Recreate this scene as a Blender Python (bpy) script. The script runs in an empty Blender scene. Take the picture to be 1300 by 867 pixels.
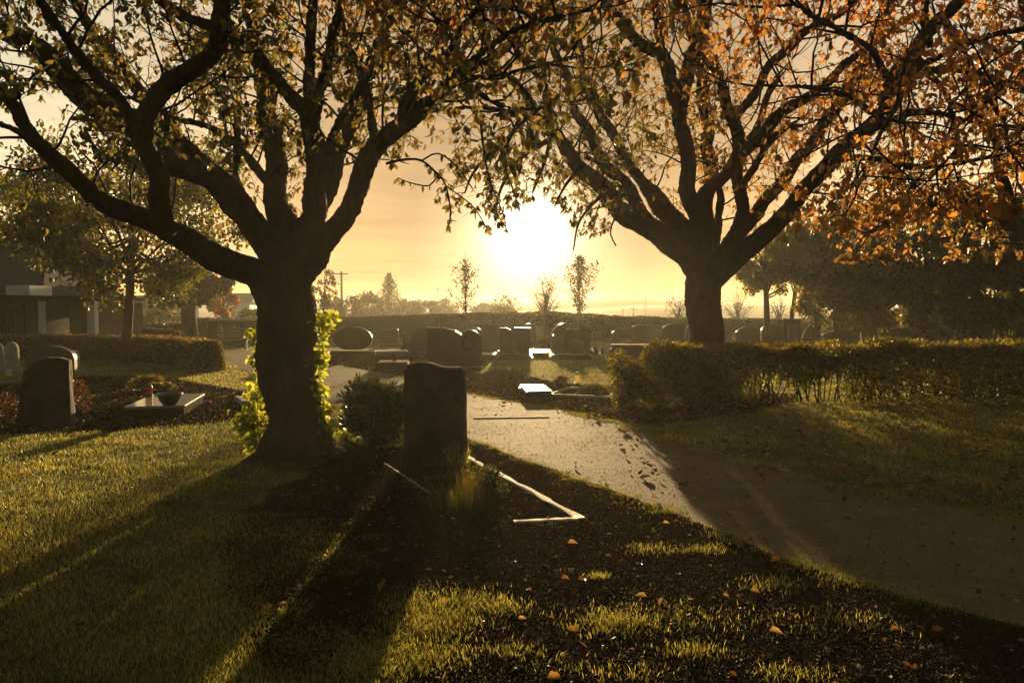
import bpy, bmesh, math, random
import numpy as np
from mathutils import Vector, Matrix, noise as mn
R = math.radians
rng = np.random.default_rng(7)
random.seed(7)
scene = bpy.context.scene
COL = scene.collection

# ------------------------------------------------------------------ camera, sky, sun, exposure
F = 940.0; HOR = 397.0; EYE = 1.6
PITCH = math.atan((433.5 - HOR) / F)
cam_d = bpy.data.cameras.new('camera'); cam = bpy.data.objects.new('camera', cam_d); COL.objects.link(cam)
cam_d.sensor_width = 36.0; cam_d.lens = F / 1300 * 36.0; cam_d.clip_end = 6000; cam_d.clip_start = 0.05
cam.location = (0, 0, EYE); cam.rotation_euler = (R(90) - PITCH, 0, 0)
scene.camera = cam

SUN_EL = R(5.9); SUN_AZ = R(1.3)          # azimuth from +Y towards +X
SDIR = Vector((math.sin(SUN_AZ) * math.cos(SUN_EL), math.cos(SUN_AZ) * math.cos(SUN_EL), math.sin(SUN_EL)))
SKY = 0.050; SUN_STRENGTH = 5.0; EXPOSURE = 1.0
world = bpy.data.worlds.new('World'); scene.world = world; world.use_nodes = True
sun_d = bpy.data.lights.new('sun', 'SUN'); sun_d.energy = SUN_STRENGTH; sun_d.angle = R(0.6)
sun_d.color = (1.0, 0.70, 0.34)
sun = bpy.data.objects.new('sun', sun_d); COL.objects.link(sun); sun.location = SDIR * 50
sun.rotation_euler = SDIR.to_track_quat('Z', 'Y').to_euler()

vs = scene.view_settings
vs.view_transform = 'Standard'; vs.look = 'None'; vs.gamma = 1.0; vs.use_curve_mapping = False
vs.exposure = EXPOSURE
cy = scene.cycles
cy.max_bounces = 6; cy.diffuse_bounces = 3; cy.glossy_bounces = 3; cy.transmission_bounces = 4
cy.transparent_max_bounces = 8; cy.volume_bounces = 0
cy.use_denoising = True; cy.sample_clamp_indirect = 4.0; cy.caustics_reflective = False; cy.caustics_refractive = False


class NT:
    """small node helper"""
    def __init__(s, tree):
        s.t = tree; s.n = tree.nodes; s.l = tree.links
        for x in list(s.n): s.n.remove(x)
    def node(s, kind, **kw):
        n = s.n.new(kind)
        for k, v in kw.items():
            if k.startswith('i_'):
                key = k[2:]
                key = int(key) if key.isdigit() else key.replace('_', ' ')
                if hasattr(v, 'is_output'): s.l.new(v, n.inputs[key])
                else: n.inputs[key].default_value = v
            else: setattr(n, k, v)
        return n
    def link(s, a, b): s.l.new(a, b)
    def math(s, op, a, b=None, c=None, clamp=False):
        n = s.n.new('ShaderNodeMath'); n.operation = op; n.use_clamp = clamp
        for i, v in enumerate((a, b, c)):
            if v is None: continue
            if hasattr(v, 'is_output'): s.l.new(v, n.inputs[i])
            else: n.inputs[i].default_value = v
        return n.outputs[0]
    def mix(s, fac, a, b, blend='MIX'):
        n = s.n.new('ShaderNodeMix'); n.data_type = 'RGBA'; n.blend_type = blend
        for i, v in ((0, fac), (6, a), (7, b)):
            if hasattr(v, 'is_output'): s.l.new(v, n.inputs[i])
            elif i == 0: n.inputs[0].default_value = v
            else: n.inputs[i].default_value = (*v, 1) if len(v) == 3 else v
        return n.outputs[2]
    def ramp(s, fac, stops):
        n = s.n.new('ShaderNodeValToRGB'); cr = n.color_ramp
        while len(cr.elements) > 1: cr.elements.remove(cr.elements[-1])
        cr.elements[0].position = stops[0][0]; cr.elements[0].color = (*stops[0][1], 1)
        for p, c in stops[1:]:
            e = cr.elements.new(p); e.color = (*c, 1)
        s.l.new(fac, n.inputs[0]); return n.outputs[0]


# sky: Nishita, warmed, with the bright veil round the low sun and streaks of thin cloud
w = NT(world.node_tree)
sky = w.node('ShaderNodeTexSky', sky_type='NISHITA', sun_disc=False, sun_elevation=SUN_EL, sun_rotation=SUN_AZ,
             altitude=100, air_density=1.0, dust_density=1.6, ozone_density=1.0)
tc = w.node('ShaderNodeTexCoord')
nv = w.node('ShaderNodeVectorMath', operation='NORMALIZE'); w.link(tc.outputs['Generated'], nv.inputs[0])
dp = w.node('ShaderNodeVectorMath', operation='DOT_PRODUCT'); w.link(nv.outputs[0], dp.inputs[0]); dp.inputs[1].default_value = SDIR
ang = w.math('ARCCOSINE', w.math('MINIMUM', dp.outputs['Value'], 0.999999))      # radians from the sun
sep = w.node('ShaderNodeSeparateXYZ'); w.link(nv.outputs[0], sep.inputs[0])
elev = w.math('MAXIMUM', sep.outputs[2], 0.0)
# cloud streaks: stretched noise, strongest low over the horizon
mp = w.node('ShaderNodeMapping'); w.link(nv.outputs[0], mp.inputs[0]); mp.inputs['Scale'].default_value = (1.6, 1.6, 22)
n1 = w.node('ShaderNodeTexNoise', i_Scale=2.2, i_Detail=6, i_Roughness=0.6, i_Distortion=0.4); w.link(mp.outputs[0], n1.inputs['Vector'])
cloud = w.ramp(n1.outputs[0], [(0.42, (0, 0, 0)), (0.66, (1, 1, 1))])
low = w.math('SUBTRACT', 1.0, w.math('MULTIPLY', elev, 2.0), clamp=True)
dr = w.ramp(w.math('DIVIDE', ang, math.pi), [(0.0, (.035,) * 3), (0.05, (.045,) * 3), (0.10, (.15,) * 3), (0.18, (.60,) * 3), (0.32, (.95,) * 3), (0.45, (.30,) * 3), (1.0, (.15,) * 3)])
dim = w.math('MULTIPLY', dr, 3.2)
cfac = w.math('MULTIPLY', w.math('MULTIPLY', cloud, low), 0.85)
hi = w.math('MULTIPLY', elev, 2.2, clamp=True)
base = w.mix(1.0, sky.outputs[0], w.ramp(hi, [(0.0, (0.64, 0.56, 0.54)), (0.3, (1.12, 0.92, 0.68)), (1.0, (1.34, 1.04, 0.66))]), 'MULTIPLY')
dc = w.node('ShaderNodeCombineColor')
for i in range(3): w.link(dim, dc.inputs[i])
base = w.mix(1.0, base, dc.outputs[0], 'MULTIPLY')
base = w.mix(cfac, base, w.mix(1.0, base, (0.62, 0.56, 0.55), 'MULTIPLY'))
def lobe(width, amp):
    return w.math('MULTIPLY', w.math('EXPONENT', w.math('MULTIPLY', w.math('POWER', w.math('DIVIDE', ang, width), 1.05), -1.0)), amp)
LOBES = [(0.028, 60.0, (1.0, 0.88, 0.66)), (0.085, 6.0, (1.0, 0.80, 0.55)), (1.6, 1.0, (1.0, 0.80, 0.62))]
for wd, am, col in LOBES:
    g = w.node('ShaderNodeCombineColor')
    L = lobe(wd, am)
    for i in range(3): w.link(w.math('MULTIPLY', L, col[i]), g.inputs[i])
    base = w.mix(1.0, base, g.outputs[0], 'ADD')
bg = w.node('ShaderNodeBackground'); w.link(base, bg.inputs[0]); bg.inputs[1].default_value = SKY
wo = w.node('ShaderNodeOutputWorld'); w.link(bg.outputs[0], wo.inputs[0])


# ------------------------------------------------------------------ projection helpers (photo pixel -> place)
def P(px, py, D):
    """world point seen at photo pixel px,py at distance D along +Y"""
    x = (px - 650) / F; z = (433.5 - py) / F
    c, s_ = math.cos(PITCH), math.sin(PITCH)
    dy = c + z * s_; dz = z * c - s_
    k = D / dy
    return Vector((x * k, D, EYE + dz * k))
def G(px, py):
    x = (px - 650) / F; z = (433.5 - py) / F
    c, s_ = math.cos(PITCH), math.sin(PITCH)
    dy = c + z * s_; dz = z * c - s_
    k = EYE / -dz
    return Vector((x * k, dy * k, 0.0))
def proj(p):
    c, s_ = math.cos(PITCH), math.sin(PITCH)
    y = p[1]; z = p[2] - EYE
    d = y * c - z * s_; u = y * s_ + z * c
    if d < 0.1: return (-9999, -9999)
    return (650 + F * p[0] / d, 433.5 - F * u / d)

# ------------------------------------------------------------------ object helpers
def tag(o, label=None, cat=None, group=None, kind=None):
    if label: o['label'] = label
    if cat: o['category'] = cat
    if group: o['group'] = group
    if kind: o['kind'] = kind
    return o
def thing(name, label, cat, loc=(0, 0, 0), rz=0.0, group=None):
    o = bpy.data.objects.new(name, None); COL.objects.link(o); o.location = loc; o.rotation_euler = (0, 0, rz)
    o.empty_display_size = 0.2
    return tag(o, label, cat, group)
def link(name, me, m, parent=None, loc=None, rz=None):
    o = bpy.data.objects.new(name, me); COL.objects.link(o)
    if m is not None: me.materials.append(m)
    if parent is not None: o.parent = parent
    if loc is not None: o.location = loc
    if rz is not None: o.rotation_euler = (0, 0, rz)
    return o

class Acc:
    """collects numpy geometry, all faces triangles or quads"""
    def __init__(s): s.v = []; s.q = []; s.t = []; s.n = 0; s.a = []
    def add(s, v, q=None, t=None, a=None):
        v = np.asarray(v, dtype=np.float32).reshape(-1, 3)
        if q is not None and len(q): s.q.append(np.asarray(q, dtype=np.int32).reshape(-1, 4) + s.n)
        if t is not None and len(t): s.t.append(np.asarray(t, dtype=np.int32).reshape(-1, 3) + s.n)
        s.v.append(v); s.n += len(v)
        s.a.append(np.full(len(v), 0.5, np.float32) if a is None else np.broadcast_to(np.asarray(a, np.float32), (len(v),)))
    def mesh(s, name, origin=(0, 0, 0), smooth=False):
        me = bpy.data.meshes.new(name)
        v = np.concatenate(s.v) - np.asarray(origin, np.float32)
        q = np.concatenate(s.q) if s.q else np.zeros((0, 4), np.int32)
        t = np.concatenate(s.t) if s.t else np.zeros((0, 3), np.int32)
        me.vertices.add(len(v)); me.vertices.foreach_set('co', v.ravel())
        me.loops.add(q.size + t.size)
        me.loops.foreach_set('vertex_index', np.concatenate([q.ravel(), t.ravel()]))
        me.polygons.add(len(q) + len(t))
        st = np.concatenate([np.arange(len(q)) * 4, q.size + np.arange(len(t)) * 3]).astype(np.int32)
        me.polygons.foreach_set('loop_start', st)
        me.update(calc_edges=True); me.validate()
        at = me.attributes.new('rnd', 'FLOAT', 'POINT'); at.data.foreach_set('value', np.concatenate(s.a))
        if smooth: me.polygons.foreach_set('use_smooth', np.ones(len(me.polygons), bool))
        return me

def unit(a): return a / np.maximum(np.linalg.norm(a, axis=-1, keepdims=True), 1e-9)
def tube(acc, pts, rad, seg=6, cap=True, jitter=0.0):
    pts = np.asarray(pts, float); rad = np.asarray(rad, float); n = len(pts)
    tan = unit(np.gradient(pts, axis=0))
    ref = np.array([0.31, 0.22, 0.93]) if abs(tan[0][2]) < 0.8 else np.array([0.93, 0.3, 0.1])
    u = np.cross(tan[0], ref); u /= np.linalg.norm(u)
    th = np.arange(seg) * 2 * math.pi / seg
    vs_ = []
    for i in range(n):
        u = u - tan[i] * np.dot(u, tan[i]); u /= max(np.linalg.norm(u), 1e-9)
        b = np.cross(tan[i], u)
        r = rad[i] * (1 + jitter * rng.normal(size=seg)) if jitter else np.full(seg, rad[i])
        vs_.append(pts[i] + (np.cos(th) * r)[:, None] * u + (np.sin(th) * r)[:, None] * b)
    vs_ = np.concatenate(vs_)
    i = np.arange(n - 1)[:, None] * seg; j = np.arange(seg)[None, :]; k = (j + 1) % seg
    q = np.stack([i + j, i + k, i + seg + k, i + seg + j], -1).reshape(-1, 4)
    t = None
    if cap:
        c0 = len(vs_); vs_ = np.vstack([vs_, pts[0], pts[-1]])
        e = (n - 1) * seg
        t = [(c0, (m + 1) % seg, m) for m in range(seg)] + [(c0 + 1, e + m, e + (m + 1) % seg) for m in range(seg)]
    acc.add(vs_, q, t)
def smooth_line(pts, rad, step=0.12):
    pts = [np.asarray(p, float) for p in pts]; out = []; ro = []
    n = len(pts)
    for i in range(n - 1):
        p0 = pts[max(i - 1, 0)]; p1 = pts[i]; p2 = pts[i + 1]; p3 = pts[min(i + 2, n - 1)]
        m = max(2, int(np.linalg.norm(p2 - p1) / step))
        for k in range(m):
            t = k / m
            out.append(0.5 * (2 * p1 + (p2 - p0) * t + (2 * p0 - 5 * p1 + 4 * p2 - p3) * t * t + (3 * p1 - p0 - 3 * p2 + p3) * t ** 3))
            ro.append(rad[i] * (1 - t) + rad[i + 1] * t)
    out.append(pts[-1]); ro.append(rad[-1])
    return np.array(out), np.array(ro)

def leaves(acc, pos, dirs, nor, L, W, a, fold=0.25, curl=0.2):
    """pointed folded leaves, 8 vertices each"""
    n = len(pos)
    if n == 0: return
    d = unit(np.asarray(dirs, float)); nn = np.asarray(nor, float)
    nn = unit(nn - d * np.sum(nn * d, -1, keepdims=True)); s = np.cross(d, nn)
    L = np.broadcast_to(L, (n,))[:, None]; W = np.broadcast_to(W, (n,))[:, None]
    cu = curl * rng.uniform(0.2, 1.6, (n, 1)); fo = fold * rng.uniform(0.2, 1.6, (n, 1))
    def pt(t, side):
        return pos + d * L * t + s * W * side + nn * (abs(side) * W * fo * 2 - L * cu * t * t)
    V = np.stack([pt(0, 0), pt(.3, .45), pt(.3, 0), pt(.3, -.45), pt(.68, .36), pt(.68, 0), pt(.68, -.36), pt(1, 0)], 1)
    T = np.array([(0, 1, 2), (0, 2, 3), (1, 4, 5), (1, 5, 2), (2, 5, 6), (2, 6, 3), (4, 7, 5), (5, 7, 6)])
    T = (T[None] + (np.arange(n) * 8)[:, None, None]).reshape(-1, 3)
    acc.add(V.reshape(-1, 3), None, T, np.repeat(np.asarray(a, np.float32), 8))

def flakes(acc, pos, size, a, asp=0.6):
    """little four-cornered leaf faces in all attitudes"""
    n = len(pos)
    d = unit(rng.normal(size=(n, 3))); m = unit(np.cross(d, rng.normal(size=(n, 3)))); k = np.cross(d, m)
    L = np.broadcast_to(size, (n,))[:, None]
    V = np.stack([pos - d * L * .5, pos + m * L * asp * .5 + k * L * .08, pos + d * L * .5, pos - m * L * asp * .5 + k * L * .08], 1)
    T = np.array([(0, 1, 2), (0, 2, 3)])
    T = (T[None] + (np.arange(n) * 4)[:, None, None]).reshape(-1, 3)
    acc.add(V.reshape(-1, 3), None, T, np.repeat(np.asarray(a, np.float32), 4))

def vn(x, y, s, seed=0):
    """cheap smooth 2D variation 0..1"""
    x = np.asarray(x) * s; y = np.asarray(y) * s
    v = (np.sin(x * 1.7 + seed) * np.cos(y * 1.3 - seed * 2) + np.sin(x * .9 - y * 1.9 + seed * 3) + np.sin(x * 3.1 + y * 2.3 + seed) * .5
         + np.cos(y * 3.7 - x * 2.9 + seed * 1.3) * .5)
    return np.clip(v / 5 + .5, 0, 1)
_lat = rng.uniform(0, 1, (256, 256))
def ln(x, y, cell, seed=0):
    x = np.asarray(x) / cell + seed * 17.3; y = np.asarray(y) / cell + seed * 9.1
    i = np.floor(x).astype(int); j = np.floor(y).astype(int); u = x - i; v = y - j; u = u * u * (3 - 2 * u); v = v * v * (3 - 2 * v)
    a = _lat[i & 255, j & 255]; b = _lat[(i + 1) & 255, j & 255]; c = _lat[i & 255, (j + 1) & 255]; d = _lat[(i + 1) & 255, (j + 1) & 255]
    return (a * (1 - u) + b * u) * (1 - v) + (c * (1 - u) + d * u) * v
def soilz(x, y):
    return 0.004 + .006 * ln(x, y, .13, 1) + .004 * ln(x, y, .045, 2) + .003 * ln(x, y, .02, 3)
def inside(poly, x, y):
    x = np.asarray(x); y = np.asarray(y); r = np.zeros(x.shape, bool); n = len(poly)
    for i in range(n):
        x1, y1 = poly[i][:2]; x2, y2 = poly[(i + 1) % n][:2]
        if y1 == y2: continue
        c = ((y1 > y) != (y2 > y)) & (x < (x2 - x1) * (y - y1) / (y2 - y1) + x1)
        r ^= c
    return r

# ------------------------------------------------------------------ materials
def surf(name, stops, scale=6.0, detail=6, rough=0.8, bump=0.3, bscale=None, bdist=0.02, spec=0.3, stretch=(1, 1, 1), coat=0.0, rough2=None):
    m = bpy.data.materials.new(name); m.use_nodes = True; t = NT(m.node_tree)
    tc = t.node('ShaderNodeTexCoord'); mp = t.node('ShaderNodeMapping'); t.link(tc.outputs['Object'], mp.inputs[0])
    mp.inputs['Scale'].default_value = stretch
    no = t.node('ShaderNodeTexNoise', i_Scale=scale, i_Detail=detail, i_Roughness=0.65); t.link(mp.outputs[0], no.inputs['Vector'])
    no2 = t.node('ShaderNodeTexNoise', i_Scale=scale * 9, i_Detail=3); t.link(mp.outputs[0], no2.inputs['Vector'])
    f = t.math('ADD', t.math('MULTIPLY', no.outputs[0], 0.7), t.math('MULTIPLY', no2.outputs[0], 0.3))
    c = t.ramp(f, stops)
    nb = t.node('ShaderNodeTexNoise', i_Scale=bscale or scale * 4, i_Detail=8, i_Roughness=0.7); t.link(mp.outputs[0], nb.inputs['Vector'])
    bu = t.node('ShaderNodeBump', i_Strength=bump, i_Distance=bdist); t.link(nb.outputs[0], bu.inputs['Height'])
    b = t.node('ShaderNodeBsdfPrincipled', i_Roughness=rough)
    b.inputs['Specular IOR Level'].default_value = spec; b.inputs['Coat Weight'].default_value = coat
    if rough2 is not None:
        t.link(t.math('ADD', t.math('MULTIPLY', no2.outputs[0], rough2 - rough), rough), b.inputs['Roughness'])
    t.link(c, b.inputs['Base Color']); t.link(bu.outputs[0], b.inputs['Normal'])
    o = t.node('ShaderNodeOutputMaterial'); t.link(b.outputs[0], o.inputs[0]); return m

def leafmat(name, stops, trans=0.55, tint=(2.6, 2.3, 1.0), gloss=0.15, rough=0.45):
    """leaf: diffuse + translucent, colour picked per leaf from its own 'rnd' value"""
    m = bpy.data.materials.new(name); m.use_nodes = True; t = NT(m.node_tree)
    at = t.node('ShaderNodeAttribute', attribute_name='rnd')
    c = t.ramp(at.outputs['Fac'], stops)
    ct = t.mix(1.0, c, tint, 'MULTIPLY')
    d = t.node('ShaderNodeBsdfDiffuse'); t.link(c, d.inputs[0])
    tr = t.node('ShaderNodeBsdfTranslucent'); t.link(ct, tr.inputs[0])
    mx = t.node('ShaderNodeMixShader', i_Fac=trans); t.link(d.outputs[0], mx.inputs[1]); t.link(tr.outputs[0], mx.inputs[2])
    gl = t.node('ShaderNodeBsdfGlossy', i_Roughness=rough); gl.inputs[0].default_value = (1, 1, 1, 1)
    lw = t.node('ShaderNodeLayerWeight', i_Blend=0.25)
    mg = t.node('ShaderNodeMixShader'); t.link(t.math('MULTIPLY', lw.outputs['Fresnel'], gloss), mg.inputs[0])
    t.link(mx.outputs[0], mg.inputs[1]); t.link(gl.outputs[0], mg.inputs[2])
    o = t.node('ShaderNodeOutputMaterial'); t.link(mg.outputs[0], o.inputs[0]); return m

M = {}
M['ground'] = surf('ground', [(0.3, (0.020, 0.020, 0.008)), (0.5, (0.040, 0.042, 0.014)), (0.7, (0.070, 0.055, 0.026))], scale=1.6, bump=0.8, bscale=40, bdist=0.03, rough=0.95, spec=0.1)
M['soil'] = surf('soil', [(0.3, (0.012, 0.0075, 0.0035)), (0.6, (0.026, 0.016, 0.007)), (0.8, (0.05, 0.032, 0.014))], scale=9, bump=0.5, bscale=90, bdist=0.006, rough=1.0, spec=0.0)
M['clod'] = leafmat('clod', [(0, (0.014, 0.009, 0.004)), (0.4, (0.045, 0.028, 0.012)), (0.8, (0.13, 0.085, 0.04)), (1, (0.36, 0.26, 0.14))], trans=0.35, tint=(1.8, 1.6, 1.2), gloss=0.12, rough=0.5)  # palest tones put in as sun glints on crumbs and grit
M['grass'] = leafmat('grass', [(0, (0.030, 0.034, 0.010)), (0.5, (0.060, 0.060, 0.018)), (0.85, (0.12, 0.105, 0.035)), (1, (0.24, 0.19, 0.10))], trans=0.66, tint=(5.6, 5.2, 2.6), gloss=0.2)
M['bark'] = surf('bark', [(0.3, (0.040, 0.023, 0.012)), (0.55, (0.095, 0.058, 0.028)), (0.75, (0.16, 0.105, 0.055))], scale=5, stretch=(1, 1, 0.45), bump=1.0, bscale=14, bdist=0.08, rough=0.85, spec=0.2)
M['twig'] = surf('twig', [(0.3, (0.020, 0.013, 0.009)), (0.7, (0.055, 0.036, 0.022))], scale=9, bump=0.3, rough=0.8, spec=0.2)
M['leaf_left'] = leafmat('leaf_left', [(0, (0.042, 0.042, 0.015)), (0.4, (0.082, 0.074, 0.025)), (0.65, (0.14, 0.11, 0.04)), (0.85, (0.22, 0.12, 0.05)), (1, (0.25, 0.10, 0.05))], trans=0.62, tint=(2.7, 2.4, 1.5))
M['leaf_right'] = leafmat('leaf_right', [(0, (0.048, 0.048, 0.016)), (0.3, (0.10, 0.078, 0.026)), (0.5, (0.23, 0.118, 0.034)), (0.8, (0.31, 0.125, 0.034)), (1, (0.29, 0.08, 0.03))], trans=0.62, tint=(2.6, 2.5, 1.6))
M['leaf_green'] = leafmat('leaf_green', [(0, (0.030, 0.036, 0.008)), (0.6, (0.070, 0.070, 0.013)), (1, (0.17, 0.14, 0.02))], trans=0.5)
M['leaf_olive'] = leafmat('leaf_olive', [(0, (0.05, 0.05, 0.012)), (0.6, (0.11, 0.10, 0.02)), (1, (0.18, 0.15, 0.03))], trans=0.45)
M['leaf_dark'] = leafmat('leaf_dark', [(0, (0.018, 0.022, 0.007)), (0.6, (0.045, 0.048, 0.011)), (1, (0.11, 0.09, 0.015))], trans=0.4)
M['leaf_hedge'] = leafmat('leaf_hedge', [(0, (0.028, 0.032, 0.008)), (0.6, (0.070, 0.065, 0.013)), (1, (0.16, 0.12, 0.018))], trans=0.5, gloss=0.12)
M['leaf_beech'] = leafmat('leaf_beech', [(0, (0.035, 0.026, 0.009)), (0.6, (0.085, 0.060, 0.018)), (1, (0.17, 0.11, 0.03))], trans=0.45)
M['leaf_ivy'] = leafmat('leaf_ivy', [(0, (0.075, 0.10, 0.016)), (0.6, (0.16, 0.18, 0.025)), (1, (0.26, 0.26, 0.04))], trans=0.68, tint=(3.2, 3.0, 1.4), gloss=0.3)
M['leaf_rhodo'] = leafmat('leaf_rhodo', [(0, (0.020, 0.028, 0.008)), (0.7, (0.050, 0.060, 0.012)), (1, (0.11, 0.11, 0.02))], trans=0.25, gloss=0.5, rough=0.3)
M['leaf_red'] = leafmat('leaf_red', [(0, (0.035, 0.022, 0.008)), (0.6, (0.09, 0.04, 0.014)), (1, (0.24, 0.11, 0.04))], trans=0.3, tint=(1.6, 1.4, 1.0))
M['leaf_orange'] = leafmat('leaf_orange', [(0, (0.22, 0.10, 0.02)), (1, (0.42, 0.20, 0.04))], trans=0.5)
M['litter'] = leafmat('litter', [(0, (0.05, 0.026, 0.010)), (0.5, (0.13, 0.065, 0.022)), (0.85, (0.30, 0.13, 0.045)), (1, (0.45, 0.32, 0.18))], trans=0.35, tint=(1.6, 1.5, 1.1), gloss=0.2)
M['leaf_haze'] = leafmat('leaf_haze', [(0, (0.03, 0.032, 0.012)), (1, (0.085, 0.075, 0.028))], trans=0.4)
M['granite_dark'] = surf('granite_dark', [(0.3, (0.02, 0.018, 0.016)), (0.6, (0.06, 0.053, 0.046))], scale=30, bump=0.02, rough=0.16, spec=0.55, rough2=0.28)
M['granite_grey'] = surf('granite_grey', [(0.3, (0.08, 0.073, 0.065)), (0.6, (0.17, 0.155, 0.135))], scale=30, bump=0.03, rough=0.25, spec=0.5, rough2=0.4)
M['granite_brown'] = surf('granite_brown', [(0.3, (0.06, 0.035, 0.022)), (0.6, (0.14, 0.09, 0.06))], scale=25, bump=0.04, rough=0.25, spec=0.5, rough2=0.42)
M['slab_polish'] = surf('slab_polish', [(0.3, (0.04, 0.036, 0.03)), (0.6, (0.09, 0.08, 0.07))], scale=30, bump=0.0, rough=0.10, spec=0.8, rough2=0.2)
M['slab_sky_sheen'] = surf('slab_sky_sheen', [(0.3, (0.34, 0.29, 0.24)), (0.6, (0.46, 0.41, 0.34))], scale=30, bump=0.0, rough=0.10, spec=0.7, rough2=0.16)  # pale base colour painted in place of the sky's reflection
M['rough_stone'] = surf('rough_stone', [(0.3, (0.030, 0.020, 0.012)), (0.5, (0.070, 0.048, 0.030)), (0.7, (0.13, 0.095, 0.06))], scale=4, bump=0.9, bscale=22, bdist=0.03, rough=0.85, spec=0.2)
M['white_stone'] = surf('white_stone', [(0.3, (0.26, 0.22, 0.16)), (0.6, (0.50, 0.44, 0.34))], scale=12, bump=0.6, rough=0.75, spec=0.2)
M['concrete'] = surf('concrete', [(0.3, (0.20, 0.18, 0.15)), (0.6, (0.36, 0.33, 0.28))], scale=8, bump=0.5, bscale=40, rough=0.75)
M['white_paint'] = surf('white_paint', [(0.3, (0.62, 0.60, 0.56)), (0.7, (0.80, 0.78, 0.74))], scale=3, bump=0.1, rough=0.6)
M['wood'] = surf('wood', [(0.3, (0.07, 0.05, 0.03)), (0.7, (0.17, 0.12, 0.08))], scale=3, stretch=(1, 12, 12), bump=0.4, rough=0.7)
M['wood_grey'] = surf('wood_grey', [(0.3, (0.22, 0.19, 0.15)), (0.7, (0.38, 0.34, 0.28))], scale=3, stretch=(1, 12, 12), bump=0.4, rough=0.6)
M['metal_dark'] = surf('metal_dark', [(0.3, (0.02, 0.02, 0.02)), (0.7, (0.05, 0.045, 0.04))], scale=6, bump=0.1, rough=0.45, spec=0.5)
M['metal_pale'] = surf('metal_pale', [(0.3, (0.45, 0.44, 0.42)), (0.7, (0.6, 0.58, 0.55))], scale=6, bump=0.1, rough=0.35, spec=0.6)
M['red_glass'] = surf('red_glass', [(0.3, (0.42, 0.02, 0.01)), (0.7, (0.62, 0.05, 0.02))], scale=6, bump=0.0, rough=0.15, spec=0.7)
M['flower_pink'] = leafmat('flower_pink', [(0, (0.42, 0.10, 0.10)), (1, (0.7, 0.30, 0.22))], trans=0.4)
M['flower_white'] = leafmat('flower_white', [(0, (0.5, 0.48, 0.40)), (1, (0.8, 0.78, 0.7))], trans=0.4)
M['hill'] = surf('hill', [(0.3, (0.03, 0.04, 0.02)), (0.7, (0.07, 0.07, 0.035))], scale=0.02, bump=0.3, rough=0.95)
M['roof'] = surf('roof', [(0.3, (0.035, 0.025, 0.02)), (0.7, (0.075, 0.055, 0.045))], scale=4, bump=0.6, bscale=9, rough=0.85)
M['glass_dark'] = surf('glass_dark', [(0.3, (0.01, 0.01, 0.01)), (0.7, (0.02, 0.02, 0.02))], scale=1, bump=0.0, rough=0.08, spec=0.7)

def brickmat(name, c1, c2, mortar, sc=4.0, bw=0.5, rh=0.18, rough=0.85, bump=0.5, ms=0.015, vec='Object', spec=0.3, swap=None):
    m = bpy.data.materials.new(name); m.use_nodes = True; t = NT(m.node_tree)
    tc = t.node('ShaderNodeTexCoord'); mp = t.node('ShaderNodeMapping'); t.link(tc.outputs[vec], mp.inputs[0])
    if swap: mp.inputs['Rotation'].default_value = swap
    br = t.node('ShaderNodeTexBrick', i_Scale=sc); t.link(mp.outputs[0], br.inputs['Vector'])
    br.inputs['Color1'].default_value = (*c1, 1); br.inputs['Color2'].default_value = (*c2, 1); br.inputs['Mortar'].default_value = (*mortar, 1)
    br.inputs['Brick Width'].default_value = bw; br.inputs['Row Height'].default_value = rh; br.inputs['Mortar Size'].default_value = ms
    no = t.node('ShaderNodeTexNoise', i_Scale=3.0, i_Detail=6); t.link(tc.outputs[vec], no.inputs['Vector'])
    ng = t.node('ShaderNodeTexNoise', i_Scale=140.0, i_Detail=4); t.link(tc.outputs[vec], ng.inputs['Vector'])
    k = t.math('ADD', t.math('MULTIPLY', no.outputs[0], 0.9), t.math('MULTIPLY', ng.outputs[0], 0.9))
    kk = t.node('ShaderNodeCombineColor')
    for i in range(3): t.link(k, kk.inputs[i])
    c = t.mix(1.0, br.outputs['Color'], kk.outputs[0], 'MULTIPLY')
    h = t.math('ADD', t.math('MULTIPLY', br.outputs['Fac'], -0.35), ng.outputs[0])
    bu = t.node('ShaderNodeBump', i_Strength=bump, i_Distance=0.012); t.link(h, bu.inputs['Height'])
    b = t.node('ShaderNodeBsdfPrincipled', i_Roughness=rough); b.inputs['Specular IOR Level'].default_value = spec
    t.link(c, b.inputs['Base Color']); t.link(bu.outputs[0], b.inputs['Normal'])
    o = t.node('ShaderNodeOutputMaterial'); t.link(b.outputs[0], o.inputs[0]); return m
M['brick'] = brickmat('brick', (0.16, 0.075, 0.045), (0.10, 0.05, 0.035), (0.22, 0.19, 0.15), sc=1.0, bw=0.25, rh=0.075, ms=0.008, swap=(R(90), 0, 0))
M['paver'] = brickmat('paver', (0.165, 0.112, 0.045), (0.130, 0.088, 0.036), (0.085, 0.057, 0.024), sc=1.0, bw=0.2, rh=0.1, ms=0.004, rough=0.82, bump=1.0, spec=0.17, swap=(0, 0, R(28)))

# ------------------------------------------------------------------ ground, path, soil, hills
def sheet(name, poly, z, m, kind='structure'):
    bm = bmesh.new(); vs_ = [bm.verts.new((p[0], p[1], z)) for p in poly]
    f = bm.faces.new(vs_); bm.normal_update()
    if f.normal.z < 0: f.normal_flip()
    bmesh.ops.triangulate(bm, faces=[f])
    me = bpy.data.meshes.new(name); bm.to_mesh(me); bm.free()
    return tag(link(name, me, m), kind=kind)
sheet('ground', [(-640, -30), (640, -30), (640, 600), (-640, 600)], 0.0, M['ground'])

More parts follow.
